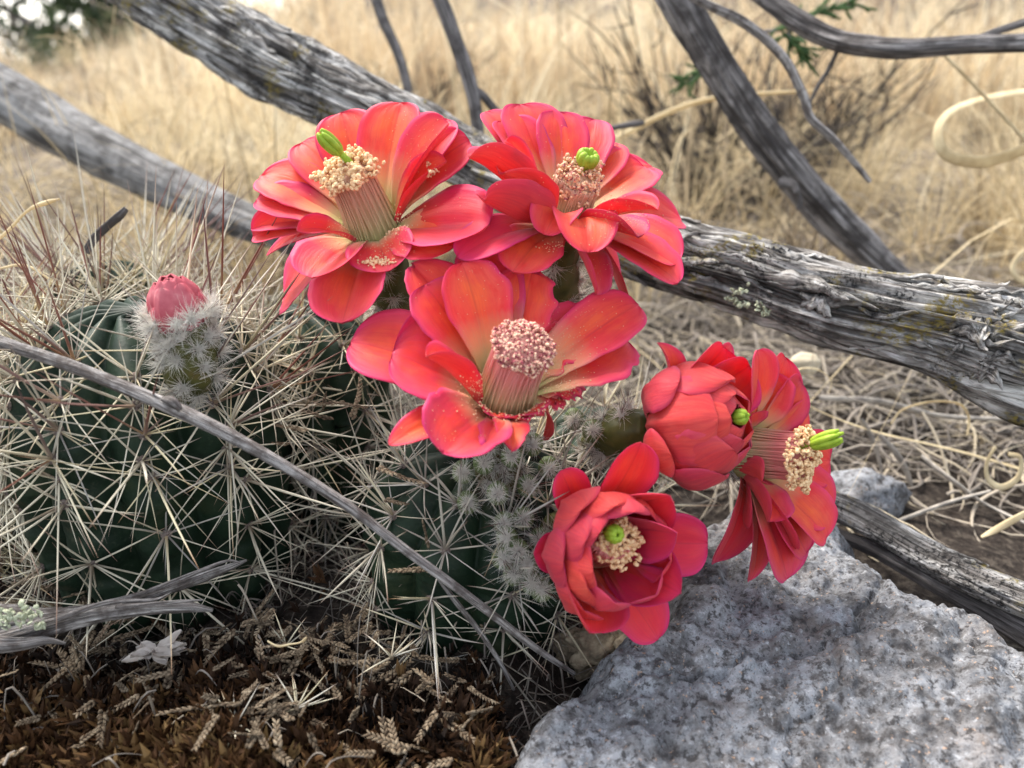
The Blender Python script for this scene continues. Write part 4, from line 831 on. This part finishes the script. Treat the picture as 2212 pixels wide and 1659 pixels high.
# loose straw and curls lying on the ground
def curls(n, region, l, r_, curv, lift, seed, ns=12, nu=3):
    r = np.random.default_rng(seed); x, y = region(r, n); n = len(x); L = r.uniform(*l, n); hd = r.uniform(0, 2 * math.pi, n); k = r.normal(0, curv, n); k2 = r.normal(0, curv * .7, n)
    t = np.linspace(0, 1, ns); a = hd[:, None] + k[:, None] * t + k2[:, None] * t ** 2; st = (L / (ns - 1))[:, None]
    cx = x[:, None] + np.cumsum(np.cos(a) * st, 1); cy = y[:, None] + np.cumsum(np.sin(a) * st, 1); cz = gz(cx, cy) + (r.gamma(1.5, lift, n))[:, None] * (.6 + .8 * np.sin(t * math.pi * r.uniform(.5, 1.5, (n, 1)) + r.uniform(0, 3, (n, 1)))) + .001
    c = np.stack([cx, cy, cz], -1); tg = nz(np.gradient(c, axis=1)); s1 = nz(np.cross(tg, [0, 0, 1.0])); s2 = np.cross(s1, tg); rr = (r.uniform(*r_, n)[:, None] * (1 - .7 * t ** 3))[..., None]
    th = np.linspace(0, 2 * math.pi, nu, endpoint=False); V = np.stack([c + rr * (s1 * math.cos(q) + s2 * math.sin(q) * .5) for q in th], 2).reshape(-1, 3)
    base = (np.arange(n) * ns * nu)[:, None]; F = (grid_faces(nu, ns, True)[None] + base[..., None]).reshape(-1, 4); u = np.clip(r.normal(.5, .28, n), .01, .99)
    U = np.broadcast_to(np.stack([u, u * 0 + .5], -1)[:, None], (n, ns * nu, 2)).reshape(-1, 2); return V, F, U
def reg(x0, x1, y0, y1): return lambda r, n: (r.uniform(x0, x1, n), r.uniform(y0, y1, n))
mb = MB()
V, F, U = curls(2600, reg(.05, .50, .27, .62), (.015, .075), (.0003, .0011), 1.8, .0035, 1); mb.add(V, F, U)
V, F, U = curls(2200, reg(-.55, .75, .45, 1.0), (.03, .12), (.0005, .0014), 1.5, .006, 2); mb.add(V, F, U)
tag(mb.obj('plant_litter', M['straw'], origin=(0, 0, 0)), kind='stuff')
V, F, U = curls(1100, reg(-.55, .85, .55, 1.25), (.07, .26), (.0004, .0010), 1.5, .028, 8, 16)
tag(obj('bent_grass', V, F, M['grass'], uv=U, origin=(0, 0, 0)), kind='stuff')
V, F, U = curls(3800, reg(-.17, .06, .12, .40), (.002, .018), (.00012, .00042), .45, .0028, 5, 7); U[:, 0] = U[:, 0] ** 1.8 * .8
tag(obj('fine_litter', V, F, M['straw'], uv=U, origin=(0, 0, 0)), kind='stuff')

def blade_thing(name, label, cat, pts, mat, flat=.25, group=None, nu=8, twist=1.2, ang0=0.):
    q = np.array([[*P(px, py, d), w * d / FPX / 2] for px, py, d, w in pts]); q = crom(q, 90); c = q[:, :3]; t, a, b = frames(c); tw = np.linspace(ang0, ang0 + twist, 90)[:, None]
    a, b = a * np.cos(tw) + b * np.sin(tw), b * np.cos(tw) - a * np.sin(tw); th = np.linspace(0, 2 * math.pi, nu, endpoint=False)
    V = np.stack([c + q[:, 3:4] * (a * math.cos(x) + b * math.sin(x) * flat) for x in th], 1).reshape(-1, 3)
    return tag(obj(name, V, grid_faces(nu, 90, True), M[mat]), label, cat, group)
D = .33
blade_thing('dry_blade', 'broad straw coloured leaf curled into a hoop near the right edge of the grass', 'dry leaf', [(2290, 190, .42, 18), (2212, 198, .42, 18), (2130, 212, .42, 18), (2055, 240, .42, 18), (2026, 285, .42, 20), (2042, 332, .42, 24), (2105, 350, .42, 30), (2175, 337, .42, 36), (2290, 290, .42, 40)], 'curl', .14, twist=.5, ang0=.9)
blade_thing('dry_blade', 'pale straw curl looping out of the frame on the right below the log top', 'dry leaf', [(2260, 535, .4, 12), (2212, 545, .4, 12), (2188, 578, .4, 12), (2205, 606, .4, 11), (2260, 625, .4, 10)], 'curl')
blade_thing('dry_blade', 'long straw curl with a loop beside the cream pebble under the log', 'dry leaf', [(1790, 850, D, 8), (1795, 822, D, 8), (1765, 798, D, 9), (1725, 798, D, 9), (1702, 822, D, 10), (1735, 868, D, 10), (1810, 905, D, 9), (1900, 935, D, 8), (2010, 960, D, 8), (2110, 985, D, 9), (2260, 1030, D, 10)], 'curl')
blade_thing('dry_blade', 'arched straw curl standing on the grey litter right of the pebble', 'dry leaf', [(1925, 915, D, 8), (1950, 885, D, 9), (2010, 868, D, 10), (2070, 872, D, 11), (2092, 900, D, 11), (2090, 940, D, 9)], 'curl')
blade_thing('dry_blade', 'cream spiral curl at the right edge above the root', 'dry leaf', [(2150, 965, .30, 14), (2132, 1000, .30, 15), (2135, 1035, .30, 15), (2165, 1052, .30, 14), (2200, 1030, .30, 13), (2205, 990, .30, 11), (2178, 980, .30, 9)], 'curl')
blade_thing('dry_blade', 'forked cream straw tip low at the right edge over the root', 'dry leaf', [(2250, 1090, .29, 12), (2195, 1120, .29, 16), (2150, 1145, .29, 14), (2120, 1160, .29, 6)], 'curl')
blade_thing('bark_shred', 'grey bark shred bending down toward the root right of the side-on flower', 'bark shred', [(1860, 905, D, 10), (1885, 950, D, 14), (1900, 1000, D, 14), (1912, 1060, D, 9)], 'curl_gray', .3)
blade_thing('bark_shred', 'broader grey bark shred arching down beside the thinner one', 'bark shred', [(1895, 935, D, 10), (1940, 985, D, 16), (1965, 1040, D, 17), (1975, 1115, D, 10)], 'curl_gray', .3)
blade_thing('bark_shred', 'long grey strip of bark lying level under the right part of the log', 'bark shred', [(1770, 860, .35, 12), (1900, 868, .35, 20), (2040, 900, .35, 22), (2260, 905, .35, 20)], 'curl_gray', .4)
blade_thing('bark_shred', 'straight grey stick pointing up right between the curls and the root', 'stick', [(1880, 1150, .30, 8), (1960, 1118, .30, 11), (2050, 1085, .30, 10), (2140, 1060, .30, 7)], 'curl_gray', .8)
blade_thing('bark_shred', 'grey bark strip slanting down to the right edge just above the root', 'bark shred', [(1990, 985, .32, 10), (2060, 1040, .31, 16), (2130, 1090, .31, 18), (2260, 1150, .30, 18)], 'curl_gray', .4)
blade_thing('grass_stalk', 'thin pale stalk slanting across the hoop shaped leaf at the right', 'grass stalk', [(2030, 110, .40, 6), (2110, 190, .40, 7), (2212, 300, .40, 7), (2290, 380, .40, 7)], 'curl', .8)
blade_thing('grass_stalk', 'pale out of focus stalk rising right from the upper right flower', 'grass stalk', [(1330, 300, .48, 12), (1450, 240, .48, 14), (1560, 210, .48, 13), (1760, 195, .48, 9)], 'curl', .6)
blade_thing('grass_stalk', 'dry bent stalk with a seed tip above the left spines', 'grass stalk', [(-60, 560, .25, 7), (10, 505, .25, 7), (60, 455, .25, 7), (100, 438, .25, 13), (128, 430, .25, 6)], 'curl', .7)
blade_thing('grass_stalk', 'curved straw stalk leaning over the leftmost spines', 'grass stalk', [(130, 620, .25, 5), (60, 575, .25, 6), (0, 580, .25, 6), (-60, 600, .25, 6)], 'curl', .7)
blade_thing('dry_blade', 'small yellow crinkled curl on the litter at the bottom', 'dry leaf', [(578, 1385, .188, 6), (600, 1396, .187, 8), (625, 1392, .187, 8), (648, 1388, .187, 9), (660, 1378, .187, 8), (655, 1388, .188, 4)], 'curl', .4)

# ------------------------------------------------------------------ moss and litter at the lower left
def gp(px, py, z=.004):                  # where the sight line meets the ground
    z = z + (.013 if px < 1000 else 0)
    q = P(px, py, 1.0) - CAM; k = (CAM[2] - z) / -q[2]; return CAM + q * k
def region_px(r, n, fx, fy):
    return np.array([gp(a, b)[:2] for a, b in zip(fx(r, n), fy(r, n))])
r = np.random.default_rng(21); mb = MB(); t5 = np.linspace(0, 1, 4)
pts = []
while len(pts) < 5200:
    px, py = r.uniform(-120, 1120), 1230 + 560 * r.uniform(0, 1) ** .75
    cl_ = gp(px, py, 0.); dens = np.clip((py - 1330 - max(0, px - 350) * .22) / 260, .02, 1) * np.clip(.75 + 1.3 * float(noise(cl_[0] * 45, cl_[1] * 45, 2.)), .08, 1)
    if r.uniform() < dens and px < 1080 - (py - 1400) * .02: pts.append((px, py))
for px, py in pts:
    p = gp(px, py, .0)[:2]; zz = float(gz(p[0], p[1])); mound = .004 * (1 + noise(p[0] * 70, p[1] * 70, 1.)); base = np.array([p[0], p[1], zz + mound * r.uniform(.0, 1)])
    if px < 1100: base[2] += .001
    u = np.clip(r.normal(.25 + .45 * np.clip((py - 1400 - max(0, px - 250) * .25) / 230, 0, 1) + .25 * float(noise(p[0] * 60, p[1] * 60, 5.)), .2), .01, .99); dirn = nz(np.array([r.normal() * .5, r.normal() * .5 - .25, 1]))
    L = r.uniform(.0028, .0070)
    for q in range(5):
        d = nz(dirn + r.normal(size=3) * .42); sd_ = nz(np.cross(d, r.normal(size=3))) * L * .13; b0 = base + dirn * L * .35 * q / 3
        tip = b0 + d * L; m1 = b0 + d * L * .45 + dirn * L * .08; V = np.array([b0, m1 + sd_, m1 - sd_, m1 + np.cross(d, sd_) * .7, tip]); mb.add(V, np.array([[0, 1, 3], [0, 3, 2], [0, 2, 1], [1, 4, 3], [3, 4, 2], [2, 4, 1]]), np.full((5, 2), u))
tag(mb.obj('moss', M['moss'], origin=(0, 0, 0), smooth=False), kind='stuff')
# braided juniper sprigs
def sprig_mesh(seed, ns):
    r = np.random.default_rng(seed); m = MB(); bend = r.normal(0, .45); L = 0.
    for i in range(ns):
        t = i / ns; w = (1 - .45 * t); cpos = np.array([bend * (t * ns * .1) ** 2 * .22, 0, t * ns * .095])
        for sgn in (-1, 1):
            V = ICO1[0] * np.array([.042 * w, .034 * w, .078]); V[:, 0] *= 1 - .5 * np.clip(V[:, 2] / .078, -1, 1)
            a = sgn * .55; V = np.stack([V[:, 0] * math.cos(a) + V[:, 2] * math.sin(a), V[:, 1], V[:, 2] * math.cos(a) - V[:, 0] * math.sin(a)], 1); m.add(V + cpos + np.array([sgn * .048 * w, r.normal() * .01, .04 * (sgn > 0)]), ICO1[1])
    return m.mesh('juniper_sprig', M['sprig'])
SG = [sprig_mesh(k, n_) for k, n_ in enumerate((5, 7, 9, 11, 6))]
hot = [(640, 1420), (590, 1500), (690, 1480), (560, 1560), (500, 1540), (240, 1350), (130, 1420), (330, 1500), (480, 1380), (760, 1400), (850, 1430), (640, 1590), (840, 1640), (560, 1640), (980, 1600), (900, 1520)]
for k in range(280):
    if k < 110: px, py = r.uniform(0, 1060), r.uniform(1260, 1670)
    elif k < 230: a = hot[k % len(hot)]; px, py = a[0] + r.normal() * 45, a[1] + r.normal() * 30
    else: px, py = r.uniform(0, 330), r.uniform(1130, 1300)
    p = gp(px, py, .006); o = bpy.data.objects.new('juniper_sprig', SG[r.integers(0, 5)]); C.objects.link(o)
    d = nz([r.normal(), r.normal(), r.normal() * .22 + .05]); s_ = r.uniform(.0085, .0145); ax2 = Vector(d).to_track_quat('Z', 'Y').to_matrix() @ Matrix.Rotation(r.normal() * .5, 3, 'Z')
    o.matrix_basis = Matrix.Translation((p[0], p[1], float(gz(p[0], p[1])) + r.uniform(.006, .013))) @ ax2.to_4x4() @ Matrix.Scale(s_, 4)
    tag(o, 'dry braided juniper sprig lying in the brown litter', 'sprig', 'dry juniper sprigs in the litter around the cacti')
for k, (px, py, d) in enumerate([(700, 880, .225), (740, 870, .225), (660, 930, .225), (760, 900, .222), (715, 905, .222), (620, 960, .222), (680, 850, .228), (790, 880, .222), (820, 1010, .2), (835, 1080, .2), (770, 1340, .2), (925, 1180, .2), (930, 1230, .2)]):
    o = bpy.data.objects.new('juniper_sprig', SG[k % 5]); C.objects.link(o); p = P(px, py, d)
    o.matrix_basis = Matrix.Translation(p) @ (Vector(nz([r.normal(), .2 * r.normal(), .7 * r.normal()])).to_track_quat('Z', 'Y').to_matrix().to_4x4()) @ Matrix.Scale(r.uniform(.010, .014), 4)
    tag(o, 'dry brown juniper sprig caught among the cactus spines', 'sprig', 'dry juniper sprigs caught in the spines')
# fallen clusters of spines
for k, (px, py, nsp, L) in enumerate([(845, 1375, 8, .012), (615, 1395, 7, .012), (640, 1530, 9, .011), (512, 1535, 7, .012), (1275, 1660, 5, .012), (1365, 1330, 9, .010), (980, 1180, 7, .012)]):
    px = [845, 618, 640, 512, 1330, 1360, 1005][k]; py = [1420, 1395, 1530, 1562, 1900, 1200, 1650][k]
    if k == 4: px, py = 1005, 1560
    if k == 5: px, py = 1355, 1365
    base = gp(px, py, .010); t = thing('fallen_spine_cluster', ['small star of fallen spines right of the white husk', 'star of fallen spines just behind the white husk', 'fallen star of spines left of centre on the brown moss', 'pale fallen spine star on the moss at the lower left', 'fallen spine star close to the left edge of the rock', 'fallen spine star below the middle cactus stem', 'low fallen spine star near the bottom edge by the rock'][k], 'spine cluster', base)
    V = base + ICO1[0] * .0008; ao = obj('areole', V, ICO1[1], M['sprig'], t, origin=base)
    for q in range(nsp):
        d = nz([r.normal(), r.normal(), abs(r.normal()) * .5]); o = bpy.data.objects.new('spine', SPM['spine'][r.integers(0, 4)]); C.objects.link(o); o.parent = t
        o.matrix_basis = Vector(d).to_track_quat('Z', 'Y').to_matrix().to_4x4() @ Matrix.Diagonal((.00022, .00022, L * r.uniform(.6, 1.2), 1))
# husk, seed, pebble, tan stone
def lumpy(name, label, cat, c, sz, mat, seed, amp=.3, rot=0.):
    V, F = ico(4); d = 1 + amp * fbm(V[:, 0] * 1.6 + seed, V[:, 1] * 1.6, V[:, 2] * 1.6, 5, .55); V = V * d[:, None] * np.array(sz); cr, sr = math.cos(rot), math.sin(rot)
    V = np.stack([V[:, 0] * cr - V[:, 1] * sr, V[:, 0] * sr + V[:, 1] * cr, V[:, 2]], 1); return tag(obj(name, V + np.asarray(c), F, M[mat]), label, cat)
lumpy('pebble', 'rounded cream pebble on the litter behind the rightmost flower', 'pebble', P(1738, 785, .36), (.0072, .005, .0055), 'pebble', 3., .12)
lumpy('stone', 'small tan stone against the rock below the cup shaped flower', 'stone', gp(1372, 1395, .008), (.0075, .0065, .0085), 'tan_stone', 5., .45)
lumpy('stone', 'brown grey stone half covered by spines beside the rock', 'stone', gp(1285, 1400, .004), (.010, .007, .007), 'tan_stone', 8., .45)
lumpy('stone', 'pale grey stone just behind the root and right of the side-on flower', 'stone', P(1850, 1085, .312), (.020, .012, .013), 'rock', 11., .22)
lumpy('seed', 'tiny white seed on the litter above the splintered stick', 'seed', gp(172, 1265, .008), (.0011, .0008, .0016), 'husk', 2., .15, .6)
m = MB(); hb = gp(335, 1412, .012)
for k in range(14):
    a = r.uniform(-.9, .9); L = r.uniform(.004, .0085); d = nz([math.cos(a) * (1 if k % 3 else -1), math.sin(a), r.normal() * .25]); sd_ = nz(np.cross(d, [0, 0, 1])); up = np.cross(sd_, d)
    u_, v_ = np.meshgrid(np.linspace(-1, 1, 5), np.linspace(0, 1, 7)); w = .0017 * np.sin(np.clip(v_ * .95 + .05, 0, 1) * math.pi) ** .7
    V = hb + d * (v_ * L)[..., None] + sd_ * (u_ * w)[..., None] + up * (.0006 * np.abs(u_) + .0007 * noise(u_ * 1.5 + k, v_ * 4, k) + .0003 * k * .3)[..., None]
    V2 = V - up * .00012; n0 = 35; g = grid_faces(5, 7); m.add(np.vstack([V.reshape(-1, 3), V2.reshape(-1, 3)]), [g, (g + n0)[:, ::-1]])
tag(m.obj('husk', M['husk']), 'papery white crumpled husk on the brown moss at the lower left', 'husk')
# lichens
def lichen(name, label, spots, mat, size, seed):
    rr = np.random.default_rng(seed); m = MB()
    for px, py, d, n_, sx in spots:
        for k in range(n_):
            p = P(px + rr.normal() * sx, py + rr.normal() * sx * .6, d - rr.uniform(0, .0015)); V, F = ICO2; sh = rr.uniform(.5, 1.3, 3); sh[rr.integers(0, 3)] *= .35
            V = V * sh * size * (1 + .5 * noise(V[:, 0] * 2.5 + k, V[:, 1] * 2.5, V[:, 2] * 2.5))[:, None]; q = np.linalg.qr(rr.normal(size=(3, 3)))[0]; m.add(V @ q.T + p, F)
    tag(m.obj(name, M[mat]), label, 'lichen')
def log_front(px, py, q, f=.80):         # point on the near side of the log under a picture place
    pr = np.array([proj(c)[:2] for c in q[:, :3]]); i = np.argmin(np.hypot(pr[:, 0] - px, pr[:, 1] - py)); d = proj(q[i, :3])[2]; off = math.hypot(pr[i, 0] - px, pr[i, 1] - py) * d / FPX
    return d - math.sqrt(max(q[i, 3] ** 2 - off ** 2, 1e-8)) * 1.0
sp = [(1598, 628, 16, 9), (1590, 650, 12, 8), (1612, 655, 14, 8), (1640, 662, 14, 8), (1655, 676, 10, 6), (1575, 645, 8, 6)]
lichen('lichen', 'crusty pale green lichen on the front of the thick log', [(a, b, log_front(a, b, QL), n_, s_) for a, b, n_, s_ in sp], 'lichen', .0008, 3)
lichen('lichen', 'black crumbly lichen clump on the top edge of the thick log', [(1655, 548, log_front(1655, 560, QL) + .004, 30, 12), (1685, 546, log_front(1685, 560, QL) + .004, 26, 9)], 'black_lichen', .0011, 4)
lichen('lichen', 'pale blue green lichen crust on the splintered stick at the left edge', [(20, 1335, .184, 40, 22), (60, 1325, .186, 26, 14), (85, 1350, .186, 14, 8)], 'lichen', .0008, 5)

# ------------------------------------------------------------------ trees and fresh juniper
def tree(label, loc, h, cw, seed, n_=3600):
    rr = np.random.default_rng(seed); base = np.array([loc[0], loc[1], float(gz(loc[0], loc[1])) - .05]); t = thing('juniper_tree', label, 'tree', base, 'junipers beyond the grass')
    c = crom([base, base + [.06 * h * rr.normal(), 0, h * .3], base + [.1 * h * rr.normal(), 0, h * .6], base + [0, 0, h * .9]], 14); V, F, U = tube(c, np.linspace(.07 * h * .5, .01 * h, 14), 10, wooddisp(.15, 8, 1.5, seed)); obj('trunk', V, F, M['branch'], t, uv=U)
    m = MB()
    for k in range(7):
        z0 = rr.uniform(.15, .6); a = rr.uniform(0, 6.28); p0 = base + [0, 0, h * z0]; p1 = p0 + np.array([math.cos(a) * cw * .8, math.sin(a) * cw * .8, h * .25]); V, F, U = tube(crom([p0, (p0 + p1) / 2 + [0, 0, -.04 * h], p1], 8), np.linspace(.02 * h, .005 * h, 8), 6); m.add(V, F, U)
        obj('limb', V, F, M['branch'], t, uv=U)
    cl = np.array([[rr.normal() * cw * .45, rr.normal() * cw * .45, h * rr.uniform(.2, 1.0)] for _ in range(26)]); cl[:, :2] *= (1.25 - cl[:, 2:] / h * .9); i = rr.integers(0, 26, n_)
    p = base + cl[i] + rr.normal(size=(n_, 3)) * cw * .17; d = nz(rr.normal(size=(n_, 3)) + [0, 0, .6]); sd_ = nz(np.cross(d, rr.normal(size=(n_, 3)))); L = rr.uniform(.03, .09, (n_, 1)) * h * .9; w = L * .28
    V = np.stack([p, p + d * L * .5 + sd_ * w, p + d * L, p + d * L * .5 - sd_ * w], 1).reshape(-1, 3); F = np.arange(4 * n_).reshape(-1, 4); u = np.clip(rr.normal(.5, .25, n_) , .01, .99)
    tag(obj('crown', V, F, M['leaf'], t, uv=np.repeat(np.stack([u, u], 1), 4, 0)), kind='stuff')
tree('dark blurred juniper at the upper left with bright sky to its left', (-5.1, 10.5), 2.3, .55, 1, 2200)
tree('dark blurred juniper behind the snapped end of the thick log', (-5.9, 13.0), 1.9, .7, 2, 2400)
tree('open crowned dark juniper at the top left corner with sky showing through it', (-6.35, 10.8), 2.1, .75, 13, 1500)
tree('lower dark shrubby juniper farther left at the upper left edge', (-4.25, 7.6), .45, .4, 3, 1500)
tree('greyish juniper blurred on the slope at top centre', (-1.6, 11.0), 1.6, .9, 4)
tree('wide greyish juniper blurred behind the leaning branch', (2.6, 9.0), 1.5, .9, 5)
tree('small juniper blurred on the slope at the upper right', (5.2, 11.5), 1.6, .8, 6, 2400)
def fresh(label, pts, seed):
    rr = np.random.default_rng(seed); t = thing('juniper_shoot', label, 'juniper shoot', P(*pts[0][:3]))
    q = crom([P(*p) for p in pts], 16); V, F, U = tube(q, np.linspace(.0012, .0005, 16), 6); obj('stalk', V, F, M['twig'], t, uv=U); tg = nz(np.gradient(q, axis=0))
    for i in range(2, 16):
        for k in range(2):
            d = nz(tg[i] * .8 + RT * rr.normal() * .5 + UP * rr.normal() * .6 + FWD * rr.normal() * .3); L = rr.uniform(.008, .018); V, F, U = tube(crom([q[i], q[i] + d * L * .5 + rr.normal(size=3) * .001, q[i] + d * L], 7), [.0007, .0010, .0008, .0011, .0008, .0009, .0004], 5); U[:, 0] = rr.uniform(); obj('leaf', V, F, M['sprig_green'], t, uv=U)
fresh('green juniper shoot blurred behind the top right branch', [(1640, 70, .47), (1700, 60, .47), (1780, 20, .47), (1850, 10, .47)], 1)
fresh('small green juniper shoot hanging below the top right branch', [(1700, 60, .47), (1710, 85, .47), (1740, 110, .47)], 2)
fresh('faint green juniper shoot left of the leaning branch', [(1560, 130, .5), (1530, 150, .5), (1480, 180, .5)], 3)

def shrub(label, px, py, d, h, n_, seed):
    rr = np.random.default_rng(seed); p = P(px, py, d); b0 = np.array([p[0], p[1], float(gz(p[0], p[1])) - .01]); t = thing('dead_shrub', label, 'shrub', b0, 'dead shrubs in the grass')
    for k in range(n_):
        a = rr.uniform(0, 6.28); o_ = b0 + np.array([math.cos(a), math.sin(a), 0]) * rr.uniform(0, .03); dd = nz([math.cos(a) * .7, math.sin(a) * .7, 1.0]); L = h * rr.uniform(.5, 1.1)
        c = crom([o_, o_ + dd * L * .5 + rr.normal(size=3) * .012, o_ + dd * L + rr.normal(size=3) * .03], 12); V, F, U = tube(c, np.linspace(.0022, .0006, 12), 5); m = MB(); m.add(V, F, U)
        for q in range(5):
            i = rr.integers(3, 11); e = c[i] + nz(dd + rr.normal(size=3) * .7) * L * rr.uniform(.12, .3); V, F, U = tube(crom([c[i], (c[i] + e) / 2 + rr.normal(size=3) * .004, e], 6), np.linspace(.0011, .0004, 6), 4); m.add(V, F, U)
        m.obj('stem', M['shrub'], t)
M['shrub'] = simple('dead_shrub_bark', [(.3, (.015, .012, .011)), (.7, (.07, .058, .05))], 120, .9, bump=0)
shrub('dark tangled dead shrub in the grass behind the leaning branch', 1580, 480, .85, .24, 64, 1)
shrub('dark low dead shrub in the grass just right of the leaning branch', 1740, 420, 1.05, .19, 44, 2)
shrub('low dead shrub blurred in the grass at the top centre', 900, 300, 1.6, .22, 20, 3)
